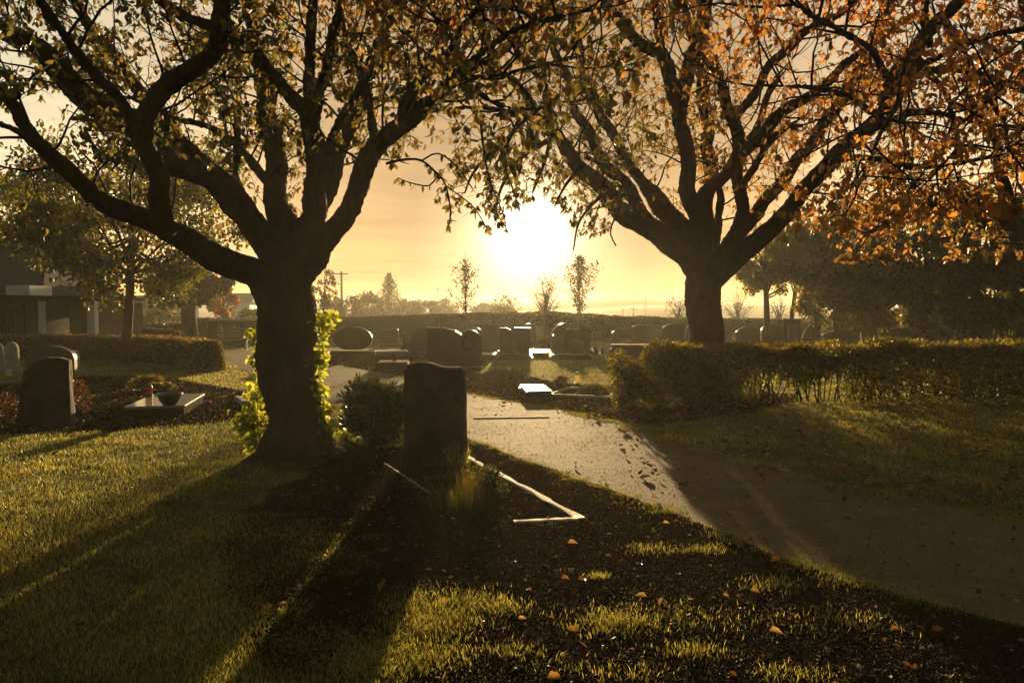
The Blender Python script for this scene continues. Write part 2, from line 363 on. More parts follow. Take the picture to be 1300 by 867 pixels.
def edge(pts, n=6, j=0.03):
    """pixel edge -> wavy ground line"""
    w_ = [np.array(G(*p))[:2] for p in pts]
    o, _ = smooth_line([np.array([a[0], a[1], 0]) for a in w_], [1] * len(w_), 0.22)
    o[:, 0] += rng.normal(0, j, len(o)); o[:, 1] += rng.normal(0, j * .6, len(o))
    return [tuple(a[:2]) for a in o]
FAR = [(1560, 722), (1300, 665), (1150, 633), (1000, 600), (870, 566), (760, 533), (700, 519), (640, 509), (585, 499), (540, 490), (480, 474), (440, 466), (400, 460), (350, 452), (300, 444), (240, 438)]
NEAR = [(1600, 900), (1300, 800), (1150, 757), (1000, 710), (850, 650), (740, 610), (660, 583), (600, 560), (540, 543), (480, 528), (430, 517), (380, 506), (340, 490), (310, 470), (270, 455), (225, 446)]
PATH = edge(FAR, j=0.02) + edge(NEAR, j=0.02)[::-1]
sheet('path', PATH, 0.009, M['paver'])
SOIL1 = edge(NEAR[:9]) + edge([(505, 545), (445, 560), (395, 600), (320, 640), (280, 720), (330, 800), (330, 900)]) + [(-1.2, 1.5), (4.5, 1.5)]
sheet('soil', SOIL1, 0.0045, M['soil'])
gx = np.arange(-3.2, 4.6, .018); gy = np.concatenate([np.arange(1.9, 5.5, .016), np.arange(5.5, 9.0, .024)])
XX, YY = np.meshgrid(gx, gy); ok_ = inside(SOIL1, XX.ravel(), YY.ravel()).reshape(XX.shape)
nn_ = len(gx); idx = (np.arange(len(gy) - 1)[:, None] * nn_ + np.arange(nn_ - 1)[None]).ravel()
okc = (ok_[:-1, :-1] & ok_[1:, :-1] & ok_[:-1, 1:] & ok_[1:, 1:]).ravel(); idx = idx[okc]
edge_fade = np.ones(XX.shape); fz = soilz(XX, YY)
q_ = np.stack([idx, idx + 1, idx + nn_ + 1, idx + nn_], -1); used, inv = np.unique(q_, return_inverse=True)
acc = Acc(); acc.add(np.stack([XX.ravel(), YY.ravel(), fz.ravel()], -1)[used], inv.reshape(-1, 4))
tag(link('soil_surface', acc.mesh('soil_surface', smooth=True), M['soil']), kind='structure')
SOIL2 = edge([(-150, 545), (-150, 500), (40, 485), (110, 478), (200, 480), (260, 488), (325, 500), (370, 512), (340, 530), (250, 540), (150, 548), (60, 552)])
sheet('soil_bed', SOIL2, 0.0045, M['soil'])
SOIL3 = edge([(585, 498), (590, 480), (640, 470), (700, 484), (790, 492), (930, 500), (1000, 500), (1000, 512), (860, 538), (760, 531), (690, 517)])
sheet('flower_border', SOIL3, 0.0045, M['soil'])
SOIL4 = edge([(420, 462), (400, 452), (470, 449), (560, 452), (610, 466), (560, 482), (480, 473)])
sheet('gravel_border', SOIL4, 0.0045, M['soil'])
PATH2 = [tuple(G(*p)[:2]) for p in [(640, 431), (1010, 437), (1010, 441), (640, 435)]]
sheet('cross_path', PATH2, 0.009, M['paver'])

def hillstrip(name, D, prof, depth):
    acc = Acc(); xs = np.linspace(-1, 1, 120) * D * 0.95
    px = 650 + F * xs / D
    hp = np.interp(px, [p[0] for p in prof], [p[1] for p in prof]) + 1.3 * np.sin(px * .021) + .7 * np.sin(px * .067 + 1)
    z = EYE + (HOR - hp) / F * D
    z = np.maximum(z, 1.8)
    rows = [(D - depth, 0 * z - 0.5), (D - depth * .5, z * .6), (D, z), (D + depth, 0 * z - 0.5)]
    v = np.concatenate([np.stack([xs, np.full_like(xs, y), zz], -1) for y, zz in rows])
    n = len(xs); i = np.arange(3)[:, None] * n + np.arange(n - 1)[None]; i = i.ravel()
    acc.add(v, np.stack([i, i + 1, i + n + 1, i + n], -1))
    return tag(link(name, acc.mesh(name, smooth=True), M['hill']), kind='structure')
hillstrip('hills', 430, [(-600, 388), (200, 386), (400, 384), (500, 380), (620, 384), (720, 382), (780, 377), (880, 382), (1000, 388), (1900, 388)], 70)
hillstrip('hills', 330, [(-600, 394), (300, 393), (600, 395), (760, 391), (860, 388), (1000, 393), (1900, 393)], 60)

# haze over the whole place
bm = bmesh.new(); bmesh.ops.create_cube(bm, size=1.0)
HZ = (1400, 680, 14.0)
for v in bm.verts: v.co = (v.co.x * HZ[0], v.co.y * HZ[1] + HZ[1] / 2 - 60, v.co.z * HZ[2] + HZ[2] / 2 - 1.5)
me = bpy.data.meshes.new('haze'); bm.to_mesh(me); bm.free()
hz = bpy.data.materials.new('haze'); hz.use_nodes = True; t = NT(hz.node_tree)
HAZE_DENS = 0.0007
pv = t.node('ShaderNodeVolumePrincipled', i_Density=HAZE_DENS, i_Anisotropy=0.58); pv.inputs['Color'].default_value = (0.84, 0.82, 0.70, 1)
o = t.node('ShaderNodeOutputMaterial'); t.link(pv.outputs[0], o.inputs['Volume'])
tag(link('haze', me, hz), kind='stuff')

# ------------------------------------------------------------------ trees
class Tree:
    def __init__(s, keep=None, leafL=0.09, leafW=0.05, hue=None, droop=0.8):
        s.tr = Acc(); s.br = Acc(); s.lf = Acc(); s.keep = keep or (lambda p: True)
        s.L = leafL; s.W = leafW; s.hue = hue or (lambda p: rng.uniform(0, 1, len(p))); s.droop = droop
        s.lp = []; s.ld = []
    def limb(s, pts, rad, thick=True, seg=14):
        o, r = smooth_line(pts, rad, 0.10 if thick else 0.15)
        ph = rng.uniform(0, 6, 3); k = np.arange(len(o))[:, None] * .55 + ph; o = o + np.sin(k) * np.minimum(r, .10)[:, None] * .35 * (np.arange(len(o))[:, None] > 3)
        tube(s.tr if thick else s.br, o, r, seg if thick else 7, jitter=0.0)
        return o, r
    def shoot(s, p, d, length, r, level, seg=4, leafy=True, nl=7, up=0.25):
        n = 6 if level > 1 else 8
        pts = [np.array(p, float)]; d = np.array(d, float); d /= np.linalg.norm(d); step = length / n; dirs = []
        for i in range(n):
            d = d + rng.normal(0, 0.17, 3) + np.array([0, 0, up * 0.18 if level > 0 else -0.10])
            d /= np.linalg.norm(d); q = pts[-1] + d * step
            if not s.keep(q): break
            pts.append(q); dirs.append(d.copy())
        if len(pts) < 3: return
        rad = np.linspace(r, max(r * 0.35, 0.0016), len(pts))
        tube(s.br, pts, rad, 6 if level >= 2 else 4, cap=False)
        m = len(pts)
        if level > 0:
            k = {3: 5, 2: 5, 1: 4}[level]
            for i in range(k):
                t_ = rng.uniform(0.25, 1.0) * (m - 1); a = int(min(t_, m - 2)); q = pts[a] + (pts[a + 1] - pts[a]) * (t_ - a)
                side = np.cross(dirs[a], rng.normal(size=3)); side /= np.linalg.norm(side)
                dd = dirs[a] * rng.uniform(.4, .9) + side
                s.shoot(q, dd, length * rng.uniform(.38, .62), rad[a] * 0.55, level - 1, nl=nl, leafy=leafy, up=up)
        if level <= 1 and leafy and rng.uniform() < .82:
            for i in range(max(2, int(nl * rng.uniform(.2, 1.0)))):
                t_ = rng.uniform(0.2, 1.0) * (m - 1); a = int(min(t_, m - 2)); q = pts[a] + (pts[a + 1] - pts[a]) * (t_ - a)
                for z_ in range(rng.integers(1, 4)):
                    s.lp.append(q + rng.normal(0, .012, 3)); s.ld.append(dirs[a] * .35 + np.array([0, 0, -s.droop]) + rng.normal(0, .5, 3))
    def dress(s, o, r, start=0.25, every=0.35, length=1.2, level=2, nl=7, rmax=0.02, up=0.25):
        seg = np.linalg.norm(np.diff(o, axis=0), axis=1); cum = np.concatenate([[0], np.cumsum(seg)]); tot = cum[-1]
        x = start * tot
        while x < tot:
            i = min(np.searchsorted(cum, x), len(o) - 1); i = max(i, 1)
            tan = o[i] - o[i - 1]; tan = tan / np.linalg.norm(tan)
            side = np.cross(tan, rng.normal(size=3)); side /= np.linalg.norm(side)
            d = tan * rng.uniform(.2, .8) + side + np.array([0, 0, .15])
            s.shoot(o[i], d, length * rng.uniform(.6, 1.25), min(rmax, r[i] * .6), level, nl=nl, up=up)
            x += every * rng.uniform(.6, 1.4)
        s.shoot(o[-1], o[-1] - o[-2], length * .8, min(rmax, r[-1] * .8), level, nl=nl, up=up)
    def finish(s, name, label, loc, leafmat_, group=None, remesh=0.0, bark='bark', crown='crown', lumps=0.0):
        th = thing(name, label, 'tree', loc, 0, group)
        L = np.array(loc)
        tr = link('trunk', s.tr.mesh('trunk', L, smooth=True), M[bark], th)
        if remesh:
            md = tr.modifiers.new('r', 'REMESH'); md.mode = 'VOXEL'; md.voxel_size = remesh; md.use_smooth_shade = True
            sm = tr.modifiers.new('s', 'SMOOTH'); sm.factor = 0.5; sm.iterations = 3
            if lumps:
                tx = bpy.data.textures.new('bark_lumps', 'CLOUDS'); tx.noise_scale = 0.16; tx.noise_depth = 3
                dm = tr.modifiers.new('d', 'DISPLACE'); dm.texture = tx; dm.strength = lumps; dm.mid_level = 0.5; dm.texture_coords = 'LOCAL'
                tx2 = bpy.data.textures.new('bark_ridges', 'CLOUDS'); tx2.noise_scale = 0.045; tx2.noise_depth = 2; d2 = tr.modifiers.new('e', 'DISPLACE'); d2.texture = tx2; d2.strength = 0.035; d2.mid_level = 0.5; d2.texture_coords = 'LOCAL'
        if s.br.n: link('branches', s.br.mesh('branches', L, smooth=True), M['twig'], th)
        if s.lp:
            p = np.array(s.lp); n = len(p); d = np.array(s.ld)
            sz = rng.uniform(.5, 1.25, n)
            leaves(s.lf, p, d, rng.normal(size=(n, 3)), s.L * sz, s.W * sz, np.clip(s.hue(p), 0, 1))
            link(crown, s.lf.mesh(crown, L), leafmat_, th)
        return th

def pxl(pts, Ds):
    """(px,py,r_px) along a limb with start/end distances -> 3D points, radii"""
    n = len(pts)
    if not hasattr(Ds, '__len__'): Ds = (Ds, Ds)
    dd = np.interp(np.linspace(0, 1, n), np.linspace(0, 1, len(Ds)), Ds)
    return [np.array(P(p[0], p[1], d)) for p, d in zip(pts, dd)], [p[2] * d / F for p, d in zip(pts, dd)]

# where the lower edge of the near canopies runs (left and right tree)
CAN = [(-400, 345), (120, 330), (260, 300), (330, 290), (400, 275), (440, 245), (480, 205), (520, 225), (560, 262), (590, 300), (612, 255),
       (632, 292), (655, 262), (690, 245), (712, 262), (735, 300), (770, 296), (800, 262), (850, 300), (900, 330), (940, 350), (1000, 300), (1100, 285), (1300, 270), (1700, 260)]
cx_ = [c[0] for c in CAN]; cyy = [c[1] for c in CAN]
def under(p, slack=0):
    x, y = proj(p); return y < np.interp(x, cx_, cyy) + slack
SUNGAP = lambda p: (lambda q: (q[0] - 676) ** 2 / 26 ** 2 + (q[1] - 296) ** 2 / 24 ** 2 > 1)(proj(p))
keepL = lambda p: p[2] > 1.7 and p[1] > 2.0 and under(p) and SUNGAP(p)
keepR = lambda p: p[2] > 1.7 and p[1] > 3.0 and under(p) and SUNGAP(p)

# --- left tree
def hueL(p):
    q = np.array([proj(a) for a in p])
    o_ = np.clip((q[:, 0] - 100) / 400, 0, 1) * np.clip((220 - q[:, 1]) / 220, 0, 1)
    return rng.uniform(0, .62, len(p)) + o_ * rng.uniform(0.1, .6, len(p))
T = Tree(keepL, 0.082, 0.043, hueL)
D0 = 8.2
bl = [
    ([(378, 600, 46), (377, 585, 42), (374, 555, 35), (372, 500, 36), (366, 450, 37), (360, 400, 37), (357, 365, 38), (356, 338, 32)], (8.1, 8.1)),
    ([(352, 365, 24), (320, 345, 22), (262, 318, 20), (205, 292, 17), (135, 255, 14), (78, 210, 12), (38, 176, 11), (18, 135, 9), (-20, 95, 8), (-120, 20, 6), (-220, -60, 3)], (8.1, 7.0, 6.4)),
    ([(352, 352, 23), (336, 302, 20), (285, 240, 19), (222, 208, 17), (180, 174, 17), (110, 122, 18), (60, 76, 17), (0, 38, 14), (-90, -20, 9), (-200, -120, 4)], (8.1, 8.6, 7.6)),
    ([(215, 300, 15), (204, 270, 15), (192, 215, 14), (181, 168, 15), (205, 125, 15), (245, 88, 14), (272, 55, 13), (286, 0, 12), (300, -80, 9), (330, -190, 4)], (6.9, 6.6, 6.0)),
    ([(176, 172, 10), (155, 130, 9), (112, 88, 9), (84, 50, 8), (52, 0, 7), (20, -90, 3)], (6.7, 5.8)),
    ([(364, 350, 24), (380, 318, 19), (400, 285, 18), (401, 225, 17), (396, 168, 15), (394, 120, 9), (392, 60, 8), (399, 0, 7), (405, -120, 3)], (8.1, 8.3, 8.8)),
    ([(398, 178, 12), (385, 138, 11), (338, 85, 10), (294, 44, 9), (217, 10, 7), (150, -40, 4)], (8.4, 7.4)),
    ([(398, 160, 10), (408, 105, 8), (420, 55, 8), (436, 5, 7), (450, -110, 3)], (8.5, 7.8)),
    ([(374, 352, 26), (402, 323, 21), (428, 282, 17), (468, 212, 15), (512, 152, 13), (548, 124, 11), (582, 106, 9), (640, 60, 7), (700, 0, 5), (760, -80, 3)], (8.1, 7.7, 7.0)),
    ([(508, 158, 10), (524, 112, 9), (545, 88, 7), (575, 60, 6), (610, -10, 3)], (7.5, 8.0)),
    ([(410, 210, 7), (422, 175, 7), (457, 112, 6), (491, 78, 5), (530, 20, 4), (560, -70, 2)], (8.3, 9.2)),
    ([(478, 196, 7), (469, 140, 6), (457, 88, 6), (435, 38, 5), (420, -60, 3)], (7.7, 8.6)),
    ([(385, 300, 9), (368, 276, 8), (338, 230, 7), (298, 182, 6), (262, 160, 5), (220, 150, 4), (160, 120, 3)], (8.3, 9.4)),
    ([(305, 258, 6), (300, 220, 6), (301, 165, 5), (304, 100, 4), (290, 40, 3)], (8.6, 9.6)),
    ([(60, 195, 7), (20, 165, 5), (-20, 150, 5), (-80, 130, 3)], (6.8, 6.0)),
    ([(548, 124, 7), (600, 75, 6), (650, 42, 5), (705, 22, 4), (770, 10, 2)], (7.5, 6.4, 5.4)),
    ([(586, 104, 6), (625, 128, 4), (670, 140, 3), (712, 130, 2)], (7.3, 6.6)),
    ([(592, 100, 5), (640, 95, 4), (700, 80, 3), (740, 70, 2)], (7.3, 6.2)),
    ([(560, 85, 5), (600, 20, 4), (660, -30, 3)], (7.6, 6.2)),
    # limbs reaching back over and out of the frame
    ([(356, 330, 20), (350, 220, 16), (330, 90, 12), (300, -80, 8), (280, -250, 4)], (8.3, 9.6, 11.0)),
    ([(372, 330, 18), (430, 200, 12), (480, 60, 9), (520, -110, 6), (540, -260, 3)], (8.3, 9.4, 10.4)),
    ([(350, 330, 16), (240, 190, 12), (120, 40, 8), (20, -120, 4)], (8.3, 9.8, 11.0)),
]
def roots(T, c, rr, n=7):
    for k in range(n):
        a = k * 6.283 / n + rng.uniform(-.3, .3); L_ = rr * rng.uniform(1.35, 2.0); d = np.array([math.cos(a), math.sin(a), 0])
        o, r = smooth_line([c + d * rr * .45 + [0, 0, .42], c + d * rr * .85 + [0, 0, .14], c + d * rr * 1.1 + [0, 0, .03], c + d * L_ + [0, 0, -.06]], [rr * .38, rr * .34, rr * .27, rr * .08], .06)
        tube(T.tr, o, r, 9)
roots(T, np.array(P(378, 583, 8.1)) * [1, 1, 0], .36)
for i, (pts, Ds) in enumerate(bl):
    p3, r3 = pxl(pts, Ds)
    if i > 0: r3 = [q * .86 for q in r3]
    o, r = T.limb(p3, r3, thick=True, seg=14 if i == 0 else 12)
    if i > 0:
        T.dress(o, r, start=0.30 if i < 9 else .18, every=0.245, length=1.05, level=2, nl=5, rmax=0.014)
# the leafy sprig hanging into the open sky
for pts, Ds in [([(490, 208, 2), (512, 203, 1.8), (535, 204, 1.6), (556, 222, 1.4), (566, 236, 1.2), (572, 268, 1), (570, 285, .8)], 7.4),
                ([(536, 204, 1.4), (556, 195, 1.2), (580, 212, 1), (600, 240, .8)], 7.4),
                ([(556, 222, 1.2), (545, 236, 1), (520, 232, .8), (505, 226, .6)], 7.4),
                ([(610, 150, 2), (614, 190, 1.6), (622, 230, 1.2), (640, 275, .8), (642, 292, .6)], 8.2),
                ([(566, 236, 1), (600, 262, .8), (618, 290, .6)], 7.4)]:
    p3, r3 = pxl(pts, Ds); o, r = smooth_line(p3, r3, .05); tube(T.br, o, r, 4, cap=False)
    for k in range(int(len(o) * 1.6)):
        i = rng.integers(len(o) // 3, len(o)); T.lp.append(o[i]); T.ld.append(np.array([0, 0, -.7]) + rng.normal(0, .5, 3))
left_tree = T.finish('cherry_tree', 'big leaning old tree on the left with ivy round its thick trunk', tuple(G(378, 583)), M['leaf_left'], remesh=0.022, lumps=0.05)

# --- right tree
def hueR(p):
    q = np.array([proj(a) for a in p])
    o_ = np.clip((q[:, 0] - 760) / 260, 0, 1) * .75 + np.clip((160 - q[:, 1]) / 200, 0, 1) * .5
    return rng.uniform(.08, .34, len(p)) + o_ * rng.uniform(0.32, .66, len(p))
T = Tree(keepR, 0.085, 0.045, hueR)
D1 = 13.5
br_ = [
    ([(897, 520, 27), (897, 500, 25), (896, 450, 22), (895, 400, 22), (893, 365, 23), (892, 343, 21)], (13.5, 13.5)),
    ([(888, 350, 15), (860, 316, 13), (820, 292, 12), (797, 277, 11), (768, 245, 11), (738, 212, 10), (705, 174, 8), (680, 150, 7), (644, 142, 4), (600, 137, 3), (560, 140, 2)], (13.4, 12.0, 10.5)),
    ([(690, 160, 6), (657, 112, 6), (637, 88, 5), (600, 30, 4), (560, -40, 3)], (11.2, 10.4)),
    ([(872, 330, 12), (833, 288, 9), (799, 246, 9), (772, 210, 8), (745, 169, 7), (725, 118, 6), (705, 61, 5), (690, 0, 4), (670, -80, 3)], (13.6, 14.2)),
    ([(886, 325, 8), (873, 293, 7), (854, 267, 6), (838, 246, 5), (800, 215, 4), (770, 150, 3)], (13.8, 14.8)),
    ([(892, 345, 16), (890, 320, 14), (886, 283, 12), (876, 250, 11), (873, 216, 10), (867, 176, 10), (864, 130, 9), (874, 85, 9), (889, 50, 8), (894, 0, 8), (905, -90, 4)], (13.5, 13.2, 12.4)),
    ([(866, 150, 9), (842, 80, 9), (818, 55, 8), (780, 25, 7), (757, -10, 6), (700, -90, 3)], (12.9, 11.6)),
    ([(865, 135, 7), (842, 70, 6), (833, 20, 6), (830, -90, 3)], (12.9, 13.4)),
    ([(888, 285, 8), (893, 252, 8), (913, 227, 8), (932, 205, 7), (960, 160, 5), (990, 90, 4)], (13.3, 14.2)),
    ([(900, 345, 14), (923, 318, 10), (938, 283, 9), (940, 243, 8), (936, 198, 8), (931, 150, 8), (920, 116, 7), (896, 76, 6), (870, 20, 5), (850, -60, 3)], (13.4, 13.0, 12.4)),
    ([(938, 200, 7), (972, 166, 8), (1005, 135, 7), (1050, 105, 6), (1100, 60, 5), (1160, 20, 3)], (12.8, 11.2)),
    ([(933, 150, 6), (955, 120, 6), (995, 64, 6), (1036, 34, 5), (1090, 0, 4), (1150, -60, 3)], (12.6, 13.6)),
    ([(940, 240, 5), (965, 200, 5), (985, 170, 4), (1020, 160, 3)], (13.0, 12.0)),
    ([(905, 320, 6), (913, 288, 5), (914, 250, 5), (905, 215, 4), (900, 170, 3)], (13.7, 14.4)),
    ([(905, 352, 17), (944, 320, 14), (976, 292, 12), (1005, 264, 11), (1022, 240, 11), (1056, 203, 11), (1090, 174, 10), (1117, 148, 10), (1131, 105, 9), (1158, 70, 9), (1180, 36, 9), (1216, 6, 8), (1280, -60, 5), (1340, -130, 3)], (13.4, 11.6, 10.0)),
    ([(1138, 98, 6), (1165, 84, 5), (1232, 54, 4), (1300, 37, 4), (1380, 20, 3)], (10.4, 9.2)),
    ([(1150, 86, 6), (1185, 90, 5), (1232, 90, 5), (1300, 115, 4), (1370, 140, 3)], (10.3, 11.0)),
    ([(1090, 174, 6), (1148, 146, 5), (1198, 146, 4), (1260, 160, 3)], (11.0, 9.6)),
    ([(1056, 205, 5), (1100, 200, 4), (1160, 212, 4), (1230, 205, 3)], (11.5, 9.0)),
    ([(1180, 60, 6), (1175, 0, 5), (1190, -80, 3)], (10.1, 9.0)),
    ([(705, 174, 6), (690, 110, 5), (655, 60, 4), (640, -10, 3)], (11.4, 10.0)),
    ([(1131, 105, 6), (1100, 60, 5), (1040, 25, 4), (980, -15, 3)], (10.4, 7.4)),
    ([(1175, 40, 6), (1150, 110, 4), (1118, 170, 3), (1092, 228, 2)], (10.0, 6.6)),
    ([(1117, 148, 5), (1070, 120, 4), (1010, 110, 3), (960, 110, 2)], (10.8, 8.2)),
    ([(1200, 30, 6), (1240, 90, 5), (1270, 150, 4), (1290, 210, 2)], (9.9, 7.0)),
    ([(1160, 70, 5), (1200, 120, 4), (1215, 170, 3), (1210, 215, 2)], (10.0, 7.6)),
    ([(895, 335, 10), (900, 200, 8), (890, 60, 9), (900, -90, 5)], (13.8, 15.2, 16)),
    ([(905, 335, 10), (1000, 220, 8), (1090, 90, 8), (1150, -50, 4)], (13.8, 15.5, 16.5)),
    ([(888, 335, 9), (800, 210, 7), (740, 90, 7), (720, -50, 4)], (13.8, 15.4, 16.5)),
]
for i, (pts, Ds) in enumerate(br_):
    p3, r3 = pxl(pts, Ds)
    o, r = T.limb(p3, r3, thick=True, seg=12 if i == 0 else 9)
    if i > 0:
        T.dress(o, r, start=0.26, every=0.37, length=1.35, level=2, nl=5, rmax=0.018)
for pts, Ds in [([(705, 174, 4), (662, 200, 3), (636, 240, 2), (628, 280, 1)], (11.3, 10.2)), ([(738, 212, 3), (718, 235, 2), (704, 262, 1)], (11.6, 11)),
                ([(768, 245, 3), (750, 262, 2), (734, 285, 1.5), (728, 318, 1)], (11.8, 11.2)), ([(700, 172, 3), (690, 210, 2), (676, 245, 1)], (11.3, 10.6)),
                ([(671, 148, 3), (640, 180, 2.5), (604, 215, 2), (590, 245, 1)], (11.0, 9.4)), ([(797, 277, 2), (790, 262, 2), (775, 292, 1), (782, 312, 1)], (12, 11.4)),
                ([(745, 200, 3), (780, 220, 2), (800, 250, 1)], (12, 11)), ([(660, 150, 3), (640, 200, 2), (655, 250, 1)], (10.9, 10.2))]:
    p3, r3 = pxl(pts, Ds); o, r = smooth_line(p3, r3, .08); tube(T.br, o, r, 5, cap=False); T.dress(o, r, start=.1, every=.13, length=.42, level=1, nl=6, rmax=.006, up=-.1)
right_tree = T.finish('cherry_tree', 'wide spreading tree with orange leaves behind the hedge right of the path', tuple(G(897, 511)), M['leaf_right'], remesh=0.03, lumps=0.05)
print('LEAVES', left_tree.children[-1].data.polygons.__len__() // 8, right_tree.children[-1].data.polygons.__len__() // 8)

# --- a third large tree just outside the right edge, its limbs arching in
keep3 = lambda p: p[2] > 2.2 and p[1] > 4.0 and (proj(p)[1] < 330 or proj(p)[0] > 1290)
T = Tree(keep3, 0.10, 0.055, lambda p: rng.uniform(.1, .8, len(p)))
for i, (pts, Ds) in enumerate([
    ([(1385, 505, 22), (1383, 450, 18), (1378, 380, 17), (1368, 330, 16)], (14.0, 14.0)),
    ([(1366, 334, 11), (1310, 302, 9), (1266, 272, 8), (1240, 255, 7), (1178, 259, 5), (1146, 272, 4), (1110, 290, 2)], (14, 13)),
    ([(1364, 330, 9), (1300, 298, 7), (1238, 281, 8), (1202, 258, 7), (1150, 240, 5), (1110, 235, 3)], (14, 15.4)),
    ([(1290, 305, 9), (1276, 260, 8), (1273, 220, 7), (1262, 180, 6), (1230, 120, 4)], (13.8, 13)),
    ([(1368, 335, 11), (1370, 240, 10), (1330, 120, 9), (1300, 0, 6), (1290, -90, 3)], (14, 13)),
    ([(1374, 345, 11), (1420, 260, 10), (1480, 150, 8), (1540, 40, 4)], (14, 14))]):
    p3, r3 = pxl(pts, Ds); o, r = T.limb(p3, r3, seg=10)
    if i: T.dress(o, r, start=.2, every=.32, length=1.5, level=2, nl=7)
T.finish('cherry_tree', 'dark tree at the right edge whose limbs arch over the hedge', tuple(G(1385, 504)), M['leaf_right'], remesh=0.03)

# --- smaller broadleaf trees: filled crowns of leaf sprays
def blob_tree(name, label, base, h, crown_c, crown_r, n, lm, trunk_r=.12, leaf=.11, cat='tree', group=None, lean=(0, 0), sparse=0.35, seed_limbs=9, leafshape=True, vase=False):
    base = np.array(base, float); acc = Acc(); top = np.array([base[0] + lean[0], base[1] + lean[1], crown_c])
    pts, rad = smooth_line([base, base + (top - base) * .5 + np.array([lean[0] * .1, 0, 0]), top, top + np.array([0, 0, crown_r[2] * .7])], [trunk_r * 1.25, trunk_r, trunk_r * .7, trunk_r * .15], .3)
    tube(acc, pts, rad, 10, jitter=0.03)
    lf = Acc(); lp = []; lw = []
    br = Acc()
    nsub = seed_limbs
    tips = []
    for k in range(nsub):
        a = k * 2.4 + rng.uniform(-.4, .4); zz = rng.uniform(-.75, .85)
        rr = math.sqrt(max(0.05, 1 - zz * zz)) * rng.uniform(.55, .95)
        tip = top + np.array([math.cos(a) * rr * crown_r[0], math.sin(a) * rr * crown_r[1], zz * crown_r[2]])
        st = base + (top - base) * rng.uniform(.55, 1.0); mid = (st + tip) / 2 + np.array([0, 0, -.1 if zz < 0 else .1]) * crown_r[2]
        o, r = smooth_line([st, mid, tip], [trunk_r * .4, trunk_r * .22, trunk_r * .06], .3); tube(br, o, r, 5, cap=False); tips.append((o, tip))
    cl = []
    ncl = int(nsub * 3.2)
    for k in range(ncl):
        d = unit(rng.normal(size=3)); rr = rng.uniform(.35, 1.0) ** .5
        c = top + d * np.array(crown_r) * rr * rng.uniform(.75, 1.0); cl.append((c, rng.uniform(.16, .34) * np.mean(crown_r)))
        o, tip = tips[rng.integers(len(tips))]; j = np.argmin(np.linalg.norm(o - c, axis=1))
        oo, r = smooth_line([o[j], (o[j] + c) / 2 + rng.normal(0, .05, 3), c], [trunk_r * .12, trunk_r * .08, .004], .3); tube(br, oo, r, 4, cap=False)
    per = n // len(cl)
    for c, rr in cl:
        d = unit(rng.normal(size=(per, 3))) * (rng.uniform(0, 1, (per, 1)) ** (1 - sparse)) * rr * np.array([1, 1, .7])
        lp.append(c + d); lw.append(np.clip(rng.normal(.5, .25) + rng.uniform(-.25, .25, per), 0, 1))
    p = np.concatenate(lp); a = np.concatenate(lw)
    if leafshape:
        leaves(lf, p, np.array([0, 0, -.6]) + rng.normal(0, .5, p.shape), rng.normal(size=p.shape), leaf * rng.uniform(.7, 1.2, len(p)), leaf * .55, a)
    else: flakes(lf, p, leaf * rng.uniform(.6, 1.3, len(p)), a)
    th = thing(name, label, cat, tuple(base), 0, group)
    link('trunk', acc.mesh('trunk', base, True), M['bark'], th); link('branches', br.mesh('branches', base, True), M['twig'], th)
    link('crown', lf.mesh('crown', base), M[lm], th)
    return th
def bt(px, ybase, D, ytop, ybot, pxl_, pxr, **kw):
    """tree given by its outline in photo pixels at distance D"""
    b = P(px, ybase, D); b.z = 0
    zt = P(px, ytop, D).z; zb = P(px, ybot, D).z
    cc = P((pxl_ + pxr) / 2, ytop, D)
    kw.setdefault('lean', (cc.x - b.x, 0))
    return dict(base=b, h=zt, crown_c=(zt + zb) / 2, crown_r=((pxr - pxl_) / 2 * D / F, (pxr - pxl_) / 2 * D / F * .8, (zt - zb) / 2), **kw)

blob_tree('small_tree', 'young dark tree with straight trunk in front of the clipped hedge', n=19000, lm='leaf_green', leaf=.16, seed_limbs=34,
          **bt(159, 458, 23.5, 150, 392, 10, 322, trunk_r=.13))
blob_tree('small_tree', 'dark round tree with thick leaning trunk behind the clipped hedge', n=12000, lm='leaf_dark', leaf=.24, seed_limbs=22,
          **bt(241, 428, 38, 330, 393, 180, 296, trunk_r=.36))
blob_tree('small_tree', 'orange autumn tree beyond the low wall', n=3500, lm='leaf_orange', leaf=.22, seed_limbs=9, leafshape=False,
          **bt(283, 418, 56, 366, 404, 262, 304, trunk_r=.14))
blob_tree('small_tree', 'tall dim tree behind the chapel roof', n=11000, lm='leaf_dark', leaf=.25, seed_limbs=12,
          **bt(40, 430, 42, 215, 350, -60, 150, trunk_r=.25))
# right background: a belt of trees
belt = [(975, 436, 34, 285, 378, 925, 1020, 'leaf_hedge', 4500, .13, 'greenish tree behind the gravestones just right of the big trunk'),
        (1000, 436, 36, 270, 370, 970, 1060, 'leaf_hedge', 4200, .10, 'slender leafy tree between the greenish tree and the dark belt'),
        (1105, 440, 30, 240, 425, 1030, 1170, 'leaf_dark', 12000, .27, 'thick trunked dark tree rising behind the right hedge'),
        (1062, 438, 33, 255, 432, 1010, 1115, 'leaf_hedge', 7000, .14, 'dense tree with foliage down to the gravestones'),
        (1168, 440, 31, 250, 434, 1120, 1235, 'leaf_dark', 11000, .16, 'dark tree left of the broken light in the belt'),
        (1238, 442, 29, 230, 436, 1185, 1300, 'leaf_dark', 12000, .14, 'dark tree second from the right edge in the belt'),
        (1320, 444, 27, 220, 440, 1260, 1400, 'leaf_dark', 11000, .2, 'darkest tree of the belt cut by the right edge')]
